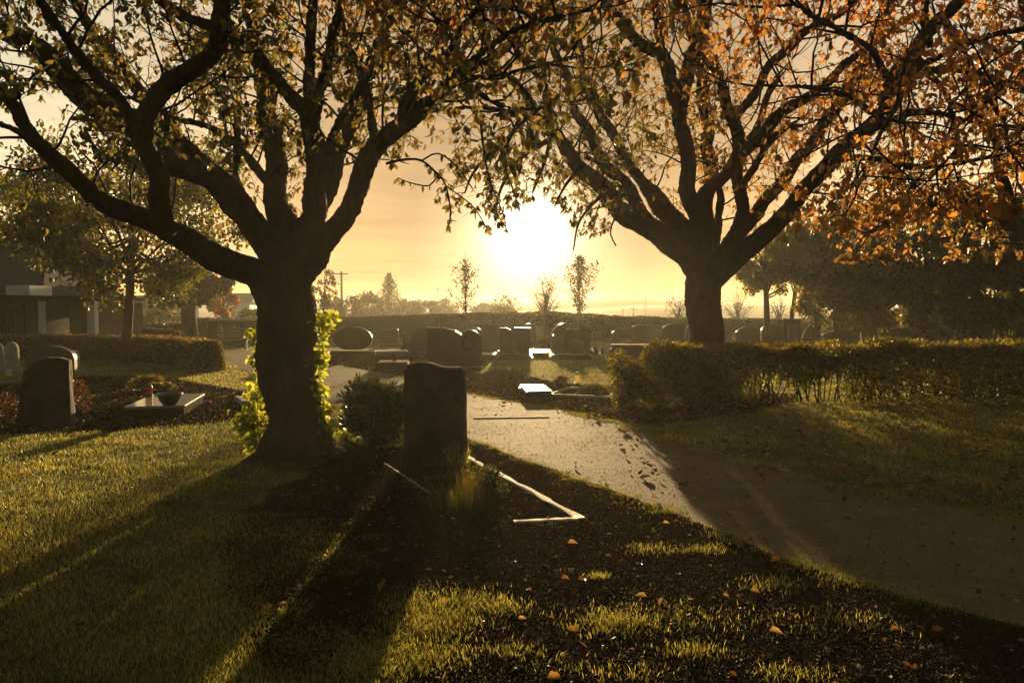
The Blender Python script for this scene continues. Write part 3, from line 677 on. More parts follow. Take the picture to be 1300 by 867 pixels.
for (px, yb, D, yt, ybt, x0, x1, lm, n, tr, lab) in belt:
    blob_tree('broadleaf_tree', lab, n=int(n * 1.35), lm='leaf_olive' if lm == 'leaf_hedge' else 'leaf_green', leaf=.20, seed_limbs=24, group='belt of trees behind the right hedge', sparse=.45, **bt(px, yb, D, yt, ybt, x0, x1, trunk_r=tr))
# fine young trees by the far hedge
def young(label, px, ybase, D, ytop, ybot, w_px, n, lm, leaf, nb):
    b = np.array(P(px, ybase, D)); b[2] = 0; H = P(px, ytop, D).z; zb = P(px, ybot, D).z; w_ = w_px / 2 * D / F
    tk = Acc(); br = Acc(); lf = Acc(); tube(tk, [b, b + [.02, 0, H * .4], b + [-.03, 0, H * .75], b + [0, 0, H]], [.06, .045, .025, .006], 8)
    ps = []
    for k in range(nb):
        f = (k + .5) / nb; z0 = zb * .8 + (H - zb * .8) * f * .86; a = k * 2.4 + rng.uniform(-.4, .4)
        wid = w_ * (math.sin(min(1, (f + .12) / .5) * 1.57) if f < .38 else (1 - (f - .38) / .62) ** .8) * rng.uniform(.6, 1.15)
        tip = b + np.array([math.cos(a) * wid, math.sin(a) * wid, min(H * .99, z0 + wid * rng.uniform(.9, 1.6))]); st = b + [0, 0, z0]
        o, rr = smooth_line([st, st + (tip - st) * .5 + [0, 0, -.05], tip], [.018, .012, .005], .15); tube(br, o, rr, 4, cap=False)
        m = max(3, int(n / nb * (.4 + wid / w_))); ii = rng.integers(0, len(o), m); ps.append(o[ii] + rng.normal(0, .10, (m, 3)))
        for q in range(4):
            c_ = o[rng.integers(len(o) // 2, len(o))]; e_ = c_ + rng.normal(0, .14, 3) + [0, 0, .14]; tube(br, [c_, (c_ + e_) / 2, e_], [.007, .005, .003], 3, cap=False)
    p = np.concatenate(ps); leaves(lf, p, np.array([0, 0, -.3]) + rng.normal(0, .6, p.shape), rng.normal(size=p.shape), leaf * rng.uniform(.6, 1.2, len(p)), leaf * .6, rng.uniform(0, 1, len(p)))
    th = thing('young_tree', label, 'tree', tuple(b)); link('trunk', tk.mesh('trunk', b, True), M['bark'], th); link('branches', br.mesh('branches', b), M['twig'], th); link('crown', lf.mesh('crown', b), M[lm], th)
young('slender young tree with open crown left of the sun', 591, 436, 40, 318, 394, 50, 620, 'leaf_dark', .13, 26)
young('dense egg shaped young tree right below the sun', 735, 420, 52, 314, 392, 46, 1500, 'leaf_dark', .17, 32)
blob_tree('young_tree', 'thin tall young tree behind the ivy on the trunk', n=800, lm='leaf_haze', leaf=.2, seed_limbs=14, **bt(408, 420, 54, 336, 398, 394, 430, trunk_r=.06))

def bare_bush(name, label, px, D, ytop, w_px, n=26, leafn=120, lm='leaf_haze', cat='bush'):
    b = np.array(P(px, 400, D)); b[2] = 0; h = P(px, ytop, D).z; w_ = w_px / 2 * D / F
    br = Acc(); lf = Acc(); lp = []
    for k in range(n):
        a = rng.uniform(0, 6.28); rr = rng.uniform(.15, 1); tip = b + np.array([math.cos(a) * w_ * rr, math.sin(a) * w_ * rr, h * (1.02 - .35 * rr * rr) * rng.uniform(.8, 1)])
        mid = b + (tip - b) * .5 + np.array([-math.cos(a), -math.sin(a), 0.6]) * w_ * .15
        o, r = smooth_line([b + rng.normal(0, .1, 3) * [1, 1, 0], mid, tip], [.03 * D / 50, .02 * D / 50, .007 * D / 50], .5); tube(br, o, r, 4, cap=False)
        for j in range(6):
            i = rng.integers(len(o) // 3, len(o)); q = o[i] + (rng.normal(size=3) + [0, 0, .8]) * w_ * .22
            tube(br, [o[i], (o[i] + q) / 2 + rng.normal(0, .03, 3), q], [.012 * D / 50, .008 * D / 50, .004 * D / 50], 3, cap=False); lp.append(q)
    lp = np.array(lp); idx = rng.integers(0, len(lp), leafn); flakes(lf, lp[idx] + rng.normal(0, .12, (leafn, 3)), .14 * D / 50, rng.uniform(0, 1, leafn))
    th = thing(name, label, cat, tuple(b)); link('branches', br.mesh('branches', b), M['twig'], th); link('foliage', lf.mesh('foliage', b), M[lm], th)
bare_bush('bush', 'rounded bare twigged bush left of the egg shaped young tree', 693, 60, 359, 56, 40, 500)
bare_bush('bush', 'bare bush showing left of the right trunk above the far hedge', 862, 58, 380, 42, 26, 220)
bare_bush('bush', 'bare bush showing right of the right trunk above the far hedge', 937, 58, 374, 48, 30, 200)
bare_bush('bush', 'thin bare bush between the two slim trunks on the right', 990, 60, 378, 40, 24, 150)
bare_bush('bush', 'low bare bush in the haze beyond the far hedge left of the sun', 641, 90, 380, 42, 24, 700)

def mass_bush(label, px, D, ytop, w_px, n, lm='leaf_haze', name='bush', leaf=.3, group=None):
    b = np.array(P(px, 400, D)); b[2] = 0; h = P(px, ytop, D).z; w_ = w_px / 2 * D / F
    lf = Acc(); cl = []
    for k in range(18):
        d = unit(rng.normal(size=3)); d[2] = abs(d[2]); cl.append((b + d * [w_ * .8, w_ * .6, h * .72], rng.uniform(.25, .45)))
    cl.append((b + [0, 0, h * .3], .9)); ps = []
    for c, rr in cl:
        m = n // len(cl); ps.append(c + unit(rng.normal(size=(m, 3))) * rng.uniform(0, 1, (m, 1)) ** .4 * rr * [w_ * .8, w_ * .8, h * .55])
    p = np.concatenate(ps); p = p[p[:, 2] > 0.02]; flakes(lf, p, leaf * rng.uniform(.6, 1.3, len(p)), rng.uniform(0, 1, len(p)))
    th = thing(name, label, 'bush' if name == 'bush' else 'tree', tuple(b), 0, group)
    br = Acc()
    for k in range(7): tube(br, [b + rng.normal(0, .1, 3) * [1, 1, 0], b + (cl[k][0] - b) * .6, cl[k][0]], [.08, .05, .02], 5)
    link('branches', br.mesh('branches', b), M['twig'], th); link('foliage', lf.mesh('foliage', b), M[lm], th)
g = 'hazy bushes beyond the far hedge'
for px, D, yt, wp, lab in [(450, 112, 374, 60, 'rounded hazy thicket beside the utility pole'), (540, 120, 378, 44, 'low hazy thicket right of the conifer'),
                           (470, 105, 368, 40, 'taller hazy thicket touching the left side of the conifer'), (565, 130, 376, 36, 'hazy thicket behind the slender young tree'),
                           (620, 140, 384, 40, 'faint hazy thicket right of the slender young tree'), (420, 100, 378, 40, 'hazy thicket left of the utility pole'),
                           (520, 118, 378, 34, 'small hazy thicket under the conifer')]:
    mass_bush(lab, px, D, yt - 5, wp * 1.25, 2600, leaf=.38, group=g)
for px, D, yt, wp, lab in [(150, 60, 386, 60, 'dim bush right of the white column'), (205, 62, 382, 60, 'dim bush between the two left trunks'),
                           (318, 66, 384, 40, 'dark rounded bush at the left edge of the thick trunk'), (190, 90, 376, 90, 'pale far tree clump between the left trunks'),
                           (120, 88, 374, 70, 'pale far tree clump above the chapel annex')]:
    mass_bush(lab, px, D, yt, wp, 2600, leaf=.25, lm='leaf_hedge', group='bushes behind the left wall')
for px, D, yt, wp, lab in [(1075, 37, 392, 60, 'dark undergrowth under the dense tree behind the pale edged headstone'), (1135, 36, 384, 80, 'dark undergrowth right of the thick trunk in the belt'),
                           (1200, 35, 378, 80, 'dark undergrowth behind the dim farthest headstone'), (1262, 34, 372, 80, 'dark undergrowth near the right edge behind the hedge'), (1330, 33, 366, 90, 'dark undergrowth cut by the right edge')]:
    mass_bush(lab, px, D, yt, wp, 7000, leaf=.16, lm='leaf_green', group='undergrowth below the belt of trees')
# conifer
b = np.array(P(494, 400, 108)); b[2] = 0; H = P(494, 347, 108).z; lf = Acc(); tk = Acc(); tube(tk, [b, b + [0, 0, H * .97]], [.16, .02], 7)
ps = []
for k in range(26):
    z = H * (0.12 + .86 * (k / 25)); rr = (1 - k / 26) ** 1.15 * 5.0 + .12
    for a in np.arange(0, 6.28, 6.28 / max(4, int(9 * (1 - k / 30)))) + rng.uniform(0, 1):
        r1 = rr * rng.uniform(.6, 1.1); m = 60; s_ = rng.uniform(0, 1, m)
        ps.append(np.stack([b[0] + math.cos(a) * r1 * s_ + rng.normal(0, .1, m), b[1] + math.sin(a) * r1 * s_ + rng.normal(0, .1, m), z - .35 * s_ * r1 * .5 + rng.normal(0, .12, m)], -1))
p = np.concatenate(ps); flakes(lf, p, .22, rng.uniform(0, .6, len(p)))
th = thing('conifer_tree', 'pointed dark conifer on the skyline between the pole and the young tree', 'tree', tuple(b))
link('trunk', tk.mesh('trunk', b), M['bark'], th); link('crown', lf.mesh('crown', b), M['leaf_dark'], th)

# ------------------------------------------------------------------ hedges
def hedge_pts(line, w_, h, n, top_var=.05, face_bias=.75):
    """points in a clipped hedge along a ground line: mostly near its skin"""
    line = np.asarray(line, float); seg = np.linalg.norm(np.diff(line, axis=0), axis=1); cum = np.concatenate([[0], np.cumsum(seg)])
    s_ = rng.uniform(0, cum[-1], n); i = np.clip(np.searchsorted(cum, s_) - 1, 0, len(seg) - 1); f = ((s_ - cum[i]) / seg[i])[:, None]
    c = line[i] * (1 - f) + line[i + 1] * f; tan = unit(line[i + 1] - line[i]); nr = np.stack([-tan[:, 1], tan[:, 0]], -1)
    hh = np.interp(s_, cum, h if hasattr(h, '__len__') else [h] * len(line)); ww = w_
    k = rng.uniform(0, 1, n); side = np.where(rng.uniform(0, 1, n) < .5, -1, 1)
    u = np.where(k < .62, side * (1 - rng.uniform(0, 1, n) ** 2 * .25), rng.uniform(-1, 1, n))
    z = np.where(k < .62, rng.uniform(0.04, 1, n), np.where(k < .92, 1 - rng.uniform(0, 1, n) ** 2 * .15, rng.uniform(0, 1, n)))
    ztop = hh * (1 + top_var * ((vn(s_, 0 * s_, 2.1) - .5) * 2 + (ln(s_, 0 * s_, .35, 4) - .5) * 1.6))
    off = u * ww / 2 * (1 - .12 * z ** 4) * (1 + .12 * (vn(s_ * 2.2, z * 3, 1.0, 3) - .5))
    p = np.concatenate([c + nr * off[:, None], (z * ztop)[:, None]], -1)
    return p, s_ / cum[-1]
def core(line, w_, h, name='core'):
    acc = Acc(); line = np.asarray(line, float); o, _ = smooth_line([np.array([*a, 0]) for a in line], [1] * len(line), .6)
    hs = np.interp(np.linspace(0, 1, len(o)), np.linspace(0, 1, len(line)), h if hasattr(h, '__len__') else [h] * len(line))
    tan = unit(np.gradient(o, axis=0)); nr = np.stack([-tan[:, 1], tan[:, 0], 0 * tan[:, 0]], -1)
    prof = [(-.5, 0), (-.5, .55), (-.44, .93), (-.3, .99), (.3, .99), (.44, .93), (.5, .55), (.5, 0)]
    n = len(o); v = []
    for (u, z) in prof:
        v.append(o + nr * (u * w_) * (1 + rng.normal(0, .02, (n, 1))) + np.array([0, 0, 1]) * (hs[:, None] * z * (1 + rng.normal(0, .01, (n, 1)))))
    v = np.concatenate(v); m = len(prof); q = []
    for a in range(m - 1):
        for i in range(n - 1): q.append((a * n + i, a * n + i + 1, (a + 1) * n + i + 1, (a + 1) * n + i))
    for i in (0, n - 1):
        for a in range(0, 3): q.append((a * n + i, (a + 1) * n + i, (m - 2 - a) * n + i, (m - 1 - a) * n + i))
    acc.add(v, q); return acc

M['hedge_core_brown'] = surf('hedge_core_brown', [(0.3, (0.020, 0.015, 0.007)), (0.7, (0.06, 0.042, 0.018))], scale=6, bump=1.0, bscale=14, bdist=.08, rough=.95, spec=.05)
M['hedge_core_green'] = surf('hedge_core_green', [(0.3, (0.014, 0.015, 0.006)), (0.7, (0.045, 0.040, 0.014))], scale=4, bump=1.0, bscale=9, bdist=.1, rough=.95, spec=.05)
# clipped beech hedge, left
gl = lambda *p: np.array(G(*p))[:2]
line = [gl(-300, 456) * [1, 1.0], gl(-60, 457), gl(80, 457), gl(180, 459), gl(225, 464), gl(255, 472)]
line = np.array(line); line[:, 1] += .4
hgt = [.86, .86, .84, .83, .83, .82]
acc = Acc(); p, s_ = hedge_pts(line, .95, hgt, 42000, .02)
leaves(acc, p, rng.normal(size=p.shape) + [0, 0, -.4], rng.normal(size=p.shape), .06 * rng.uniform(.6, 1.2, len(p)), .036, rng.uniform(0, 1, len(p)))
e = line[-1]; q = unit(rng.normal(size=(3500, 3))) * rng.uniform(.85, 1, (3500, 1)); q[:, 2] = abs(q[:, 2])
q = np.stack([e[0] + q[:, 0] * .5, e[1] + q[:, 1] * .45, np.clip(q[:, 2] * 1.35, 0, 1) * .80], -1)
leaves(acc, q, rng.normal(size=q.shape), rng.normal(size=q.shape), .06, .036, rng.uniform(0, 1, len(q)))
th = thing('clipped_hedge', 'long low clipped hedge curving round to a rounded end on the left', 'hedge', (line[2][0], line[2][1], 0))
O = np.array([line[2][0], line[2][1], 0])
link('foliage', acc.mesh('foliage', O), M['leaf_beech'], th)
link('inner_twigs', core(line, .84, [x * .95 for x in hgt]).mesh('inner_twigs', O), M['hedge_core_brown'], th)
# far hedge
yb = 48.0
X = lambda px, D: (px - 650) / F * D
fl = np.array([[X(250, 50), 50], [X(430, yb), yb], [X(560, yb), yb], [X(690, yb), yb + 1], [X(780, yb), yb + 1], [X(880, yb), yb + 1], [X(1010, yb), yb], [X(1130, yb), yb]])
fh = [1.22, 1.28, 1.45, 1.68, 1.4, 1.25, 1.2, 1.15]
acc = Acc(); p, s_ = hedge_pts(fl, 1.6, fh, 30000, .03)
flakes(acc, p, .15 * rng.uniform(.5, 1.3, len(p)), rng.uniform(0, .8, len(p)))
O = np.array([0, yb, 0.]); th = thing('clipped_hedge', 'tall straight dark hedge closing off the far side of the graves', 'hedge', tuple(O))
link('foliage', acc.mesh('foliage', O), M['leaf_hedge'], th); link('inner_twigs', core(fl, 1.45, [x * .97 for x in fh]).mesh('inner_twigs', O), M['hedge_core_green'], th)
# low dark hedge on the far left, and the mound bush
fl2 = np.array([[X(60, 42), 42], [X(150, 42), 42], [X(235, 43), 43]])
acc = Acc(); p, s_ = hedge_pts(fl2, 1.0, .95, 7000, .03); flakes(acc, p, .14, rng.uniform(0, .4, len(p)))
O = np.array([*fl2[1], 0]); th = thing('clipped_hedge', 'short dark hedge between the white column and the leaning trunk', 'hedge', tuple(O))
link('foliage', acc.mesh('foliage', O), M['leaf_dark'], th); link('inner_twigs', core(fl2, .9, .9).mesh('inner_twigs', O), M['hedge_core_green'], th)
fl3 = np.array([[X(184, 30), 30], [X(226, 30), 30.3]]); acc = Acc(); p, s_ = hedge_pts(fl3, 1.1, [.98, .82], 5000, .02); flakes(acc, p, .1, rng.uniform(.2, 1, len(p)))
O = np.array([*fl3[0], 0]); th = thing('clipped_shrub', 'flat topped tawny shrub just behind the clipped hedge', 'shrub', tuple(O))
link('foliage', acc.mesh('foliage', O), M['leaf_beech'], th); link('inner_twigs', core(fl3, .95, [.92, .77]).mesh('inner_twigs', O), M['hedge_core_brown'], th)

# near right hedge, with bare legs where light comes through
A = gl(800, 521); B = gl(1300, 506); dirv = (B - A) / np.linalg.norm(B - A); Cc = B + dirv * 5
A = gl(868, 518); hl = np.array([A, A + (B - A) * .25, A + (B - A) * .5, A + (B - A) * .75, B, Cc]) + np.array([0, .35])
hh = [0.93, .93, .93, .94, .96, .98]
acc = Acc(); p, s_ = hedge_pts(hl, 1.0, hh, 95000, .10); p += rng.normal(0, .035, p.shape); p = p[p[:, 2] > .02]
pxp = 650 + F * p[:, 0] / p[:, 1]
k = rng.uniform(0, 1, len(p))
bare = np.interp(pxp, [900, 950, 985, 1060, 1078, 1100, 1180, 1230], [0, .75, .97, .97, .7, .5, .55, 0])
zz = p[:, 2]; low = np.clip((.55 + .12 * np.sin(pxp * .06) - zz) / .2, 0, 1)
keep = k > bare * low
p = p[keep]
d = rng.normal(size=p.shape) * .8 + [0, 0, .1]; leaves(acc, p, d, rng.normal(size=p.shape), .055 * rng.uniform(.6, 1.4, len(p)), .036, rng.uniform(0, .85, len(p)))
n = 5200; pt, _ = hedge_pts(hl, .85, hh, n, .07); bump_ = ln(pt[:, 0], pt[:, 1], .25, 3); pt[:, 2] = np.interp(pt[:, 0], hl[:, 0], hh) * (rng.uniform(.93, 1.04, n) + .14 * bump_ ** 2)
leaves(acc, pt, np.array([0, 0, .8]) + rng.normal(0, .6, pt.shape), rng.normal(size=pt.shape), .065 * rng.uniform(.5, 1.3, n), .04, rng.uniform(.7, 1, n))  # sunlit rim painted in: top fringe takes the lightest leaf colours
st = Acc()
for k in range(150):
    f = rng.uniform(0, 1); i = min(int(f * 5), 4); c = hl[i] + (hl[i + 1] - hl[i]) * (f * 5 - i); c = np.array([c[0], c[1] + rng.uniform(-.25, .25), 0])
    tip = c + np.array([rng.normal(0, .18), rng.normal(0, .12), rng.uniform(.7, .95)])
    o, r = smooth_line([c, c + (tip - c) * .5 + rng.normal(0, .06, 3) * [1, 1, 0], tip], [rng.uniform(.008, .02), .01, .004], .15); tube(st, o, r, 5, cap=False)
    for j in range(4):
        a = o[rng.integers(1, len(o))]; q = a + rng.normal(0, .16, 3) + [0, 0, .12]; tube(st, [a, (a + q) / 2 + rng.normal(0, .02, 3), q], [.005, .004, .002], 3, cap=False)
O = np.array([*hl[2], 0]); th = thing('hedge', 'waist high leafy hedge with bare see through stems right of the path', 'hedge', tuple(O))
link('foliage', acc.mesh('foliage', O), M['leaf_hedge'], th); link('stems', st.mesh('stems', O), M['twig'], th)

# ------------------------------------------------------------------ shrubs and bedding plants
def shrub(name, label, c, r, n, lm, L=.07, W=.03, up=.3, cat='shrub', group=None, stems=12, shell=.45):
    c = np.array(c, float); lf = Acc(); br = Acc()
    tips = []
    for k in range(stems):
        d = unit(rng.normal(size=3)); d[2] = abs(d[2]) * .8 + .25; tip = c + d * np.array(r) * [1, 1, 1] * rng.uniform(.7, .95); tips.append(tip)
        o, rr = smooth_line([c + rng.normal(0, .03, 3) * [1, 1, 0], c + (tip - c) * .5 + [0, 0, .04], tip], [.012, .008, .003], .1); tube(br, o, rr, 4, cap=False)
    m = n
    d = unit(rng.normal(size=(m, 3))); nl_ = 13; cd = unit(rng.normal(size=(nl_, 3))); cr = rng.uniform(.28, .5, nl_); cd[0] = 0; cr[0] = .72
    which = rng.choice(nl_, m, p=cr ** 1.3 / np.sum(cr ** 1.3)); rad = 1 - rng.uniform(0, 1, (m, 1)) ** 1.4 * (shell + .15)
    p = c + np.array([0, 0, r[2] * .46]) + (cd[which] * .66 + d * rad * cr[which][:, None]) * np.array([r[0], r[1], r[2] * .56]) * (1 + rng.normal(0, .05, (m, 1))); keep = p[:, 2] > 0.02; p = p[keep]; d = d[keep]
    leaves(lf, p, d * .7 + [0, 0, up] + rng.normal(0, .45, p.shape), d + rng.normal(0, .5, p.shape), L * rng.uniform(.6, 1.25, len(p)), W * rng.uniform(.8, 1.2, len(p)), rng.uniform(0, 1, len(p)))
    th = thing(name, label, cat, tuple(c), 0, group); link('stems', br.mesh('stems', c), M['twig'], th); link('foliage', lf.mesh('foliage', c), M[lm], th); return th

shrub('rhododendron_bush', 'glossy dark evergreen bush standing left of the tall rough headstone', (-1.60, 8.7, 0), (.40, .36, .82), 5200, 'leaf_rhodo', .085, .032, .45)
c = G(792, 520); shrub('leafy_shrub', 'pale leaved shrub at the left end of the long hedge', (c.x, c.y + .3, 0), (.28, .3, .98), 1000, 'leaf_olive', .10, .045, -.1)
c = G(835, 520); shrub('leafy_shrub', 'rounded dense shrub in front of the right trunk at the hedge end', (c.x + .1, c.y + .35, 0), (.72, .45, 1.10), 9000, 'leaf_hedge', .075, .038, .1)
c = G(92, 530); shrub('heather_shrub', 'reddish flowering shrub right of the leaning rough stone', (c.x - .05, c.y + .2, 0), (.26, .26, .52), 1500, 'leaf_red', .035, .02, .3)
c = G(6, 540); shrub('heather_shrub', 'reddish low shrub at the left edge of the photo', (c.x - .1, c.y + .2, 0), (.26, .26, .45), 1100, 'leaf_red', .035, .02, .3)
c = G(158, 503); shrub('low_shrub', 'yellowish low shrub beside the red grave lantern', (c.x, c.y + 1.0, 0), (.40, .3, .30), 1800, 'leaf_olive', .05, .028, .3)
c = G(515, 447); shrub('dwarf_conifer', 'small dark upright shrub left of the large central monument', (c.x, c.y, 0), (.25, .25, .75), 1200, 'leaf_dark', .09, .03, .6)
c = G(756, 434); shrub('round_bush', 'ball shaped bush right of the paired headstones', (c.x, c.y, 0), (.32, .3, .62), 900, 'leaf_hedge', .09, .05, .3)
c = G(690, 441); shrub('round_bush', 'low domed bush above the glinting slab', (c.x, c.y, 0), (.5, .4, .58), 1200, 'leaf_hedge', .08, .05, .3)
c = G(950, 438); shrub('round_bush', 'dark bush right of the big right trunk', (c.x - .6, c.y - 1, 0), (.5, .4, .8), 1200, 'leaf_hedge', .08, .05, .3)
c = G(745, 500); shrub('low_shrub', 'low leafy planting on the kerbed grave with the lantern', (c.x + .25, c.y + .3, 0), (.30, .25, .18), 700, 'leaf_hedge', .05, .03, .3)
c = G(722, 492); shrub('low_shrub', 'rusty domed plant behind the glowing slab', (c.x - .2, c.y, 0), (.2, .2, .22), 500, 'leaf_red', .05, .02, .3)
c = G(470, 560); shrub('low_shrub', 'small weedy plant at the foot of the left tree', (c.x - .3, c.y, 0), (.16, .16, .16), 220, 'leaf_ivy', .05, .03, .3)

def spikes(name, label, c, r, n, h, lm='leaf_hedge', cat='plant', lean=.25, wd=.007):
    c = np.array(c, float); acc = Acc(); a = rng.uniform(0, 6.28, n); rr = np.sqrt(rng.uniform(0, 1, n)) * r
    p = c + np.stack([np.cos(a) * rr, np.sin(a) * rr, 0 * a], -1); hh_ = h * rng.uniform(.5, 1.1, n)
    d = np.stack([np.cos(a) * rr / r * lean + rng.normal(0, .12, n), np.sin(a) * rr / r * lean + rng.normal(0, .12, n), np.ones(n)], -1)
    leaves(acc, p, d, rng.normal(size=p.shape), hh_, wd, rng.uniform(.2, 1, n), curl=.08)
    m = n * 5; i = rng.integers(0, n, m); q = p[i] + unit(d[i]) * (hh_[i] * rng.uniform(.25, 1, m))[:, None]
    leaves(acc, q, unit(d[i]) + rng.normal(0, .55, q.shape), rng.normal(size=q.shape), .028, .005, rng.uniform(.2, 1, m))
    th = thing(name, label, cat, tuple(c)); link('foliage', acc.mesh('foliage', c), M[lm], th); return th
c = G(568, 640); spikes('lavender_plant', 'tall spiky lavender against the foot of the rough headstone', (-.55, 6.95, 0), .13, 34, .36, 'leaf_dark', wd=.005)
spikes('lavender_plant', 'low bushy lavender inside the white kerb', (-.36, 6.55, 0), .18, 80, .22, 'leaf_hedge')
shrub('heather_shrub', 'dense dark heather clump inside the white kerb beside the lavender', (-.17, 6.45, 0), (.16, .15, .26), 900, 'leaf_rhodo', .035, .012, .5)
spikes('lavender_plant', 'pale grassy tuft right of the rough headstone by the kerb', (-.56, 7.6, 0), .10, 40, .25, 'leaf_ivy')
spikes('lavender_plant', 'dark low herb in the shaded middle of the kerbed plot', (-.45, 6.05, 0), .30, 200, .20, 'leaf_dark')

# ivy shoots on the left trunk
def ivy(label, spec):
    acc = Acc(); st = Acc(); ps = []; ds = []
    for (x, y, rx, ry, n, D) in spec:
        c = P(x, y, D)
        for k in range(max(3, n // 22)):
            a = np.array(P(368 + (20 if x > 370 else -22), y + rng.uniform(0, ry), 8.1)); b_ = np.array(c) + rng.normal(0, 1, 3) * [rx * D / F * .6, .08, ry * D / F * .5]
            tube(st, [a, (a + b_) / 2 + [0, 0, -.02], b_], [.006, .004, .002], 4, cap=False)
        q = np.array(c) + rng.normal(0, 1, (n, 3)) * [rx * D / F * .55, .09, ry * D / F * .55]
        ps.append(q); ds.append(np.array([.5 if x > 370 else -.5, 0, -.35]) + rng.normal(0, .5, q.shape))
    p = np.concatenate(ps); d = np.concatenate(ds); n = len(p)
    leaves(acc, p, d, rng.normal(0, .5, p.shape) + [0, -.9, .6], .085 * rng.uniform(.55, 1.25, n), .048 * rng.uniform(.8, 1.2, n), rng.uniform(0, 1, n))
    c = np.array(G(378, 580)); th = thing('ivy', label, 'ivy', tuple(c)); link('stems', st.mesh('stems', c), M['twig'], th); link('foliage', acc.mesh('foliage', c), M['leaf_ivy'], th)
ivy('sunlit yellow green ivy shoots on the right side of the thick left trunk', [(408, 412, 9, 16, 60, 8.1), (416, 403, 8, 8, 26, 8.1), (404, 455, 8, 22, 90, 8.1), (404, 500, 9, 24, 100, 8.1), (409, 535, 8, 20, 110, 8.1), (404, 570, 8, 12, 50, 8.1)])
ivy('sunlit yellow green ivy shoots on the left side of the thick left trunk', [(322, 423, 8, 7, 22, 8.1), (330, 455, 6, 22, 40, 8.1), (326, 497, 8, 12, 34, 8.1), (320, 532, 13, 20, 220, 8.1), (326, 558, 12, 12, 110, 8.1), (336, 480, 5, 40, 60, 8.1)])

# ------------------------------------------------------------------ stones
def profile(shape):
    P_ = []
    if shape == 'round':
        P_ = [(-.5, 0), (.5, 0), (.5, .66)] + [(.5 * math.cos(a), .66 + .34 * math.sin(a)) for a in np.linspace(.15, math.pi - .15, 14)] + [(-.5, .66)]
    elif shape == 'rect': P_ = [(-.5, 0), (.5, 0), (.5, 1), (-.5, 1)]
    elif shape == 'slant': P_ = [(-.5, 0), (.5, 0), (.5, 1), (.2, .985), (-.1, .94), (-.35, .85), (-.5, .74)]
    elif shape == 'slant_r': P_ = [(-.5, 0), (.5, 0), (.5, .80), (.3, .92), (0, .985), (-.5, 1)]
    elif shape == 'oval': P_ = [(.5 * math.cos(a), .5 + .5 * math.sin(a)) for a in np.linspace(-1.15, math.pi + 1.15, 26)]
    elif shape == 'arch': P_ = [(-.5, 0), (.5, 0), (.5, .84)] + [(.5 * math.cos(a), .84 + .16 * math.sin(a)) for a in np.linspace(.2, math.pi - .2, 12)] + [(-.5, .84)]
    elif shape == 'wave': P_ = [(-.5, 0), (.5, 0), (.48, .72), (.40, .86), (.25, .93), (.05, .9), (-.1, .93), (-.3, 1.0), (-.43, .97), (-.5, .85)]
    elif shape == 'quarter': P_ = [(-.5, 0), (.5, 0), (.5, 1), (.3, 1)] + [(-.5 + .8 * (1 - math.cos(a)), math.sin(a) * .98) for a in np.linspace(1.45, .3, 9)]
    elif shape == 'block': P_ = [(-.5, 0), (.5, 0), (.5, .96), (.46, 1), (-.46, 1), (-.5, .96)]
    return P_
def prism(w_, h, t_, shape, bev=.012, z0=0.0, x0=0.0):
    pr = np.array(profile(shape)) * [w_, h]; n = len(pr); c = pr.mean(0); bm = bmesh.new(); rings = []
    for y, ins in ((-t_ / 2, bev), (-t_ / 2 + bev, 0), (t_ / 2 - bev, 0), (t_ / 2, bev)):
        d = pr - c; q = c + d * (1 - ins / np.maximum(np.linalg.norm(d, axis=1, keepdims=True), .02))
        rings.append([bm.verts.new((a[0] + x0, y, a[1] + z0)) for a in q])
    bm.faces.new(rings[0]); bm.faces.new(rings[-1][::-1])
    for a, b_ in zip(rings[:-1], rings[1:]):
        for i in range(n):
            bm.faces.new((a[i], b_[i], b_[(i + 1) % n], a[(i + 1) % n]))
    bmesh.ops.recalc_face_normals(bm, faces=bm.faces)
    me = bpy.data.meshes.new(shape); bm.to_mesh(me); bm.free(); return me
def bx(w_, d_, h, z0=0.0, bev=.01, c=(0, 0), taper=1.0):
    bm = bmesh.new(); bmesh.ops.create_cube(bm, size=1)
    for v in bm.verts:
        k = taper if v.co.z > 0 else 1
        v.co = (v.co.x * w_ * k + c[0], v.co.y * d_ * k + c[1], (v.co.z + .5) * h + z0)
    if bev: bmesh.ops.bevel(bm, geom=list(bm.edges), offset=min(bev, w_ * .3, d_ * .3, h * .3), segments=2, affect='EDGES')
    me = bpy.data.meshes.new('box'); bm.to_mesh(me); bm.free(); return me
def lathe(prof, seg=20):
    acc = Acc(); th_ = np.arange(seg) * 2 * math.pi / seg
    v = np.concatenate([np.stack([r * np.cos(th_), r * np.sin(th_), np.full(seg, z)], -1) for r, z in prof]); q = []
    for i in range(len(prof) - 1):
        for j in range(seg): q.append((i * seg + j, i * seg + (j + 1) % seg, (i + 1) * seg + (j + 1) % seg, (i + 1) * seg + j))
    acc.add(v, q); return acc.mesh('turned', smooth=True)
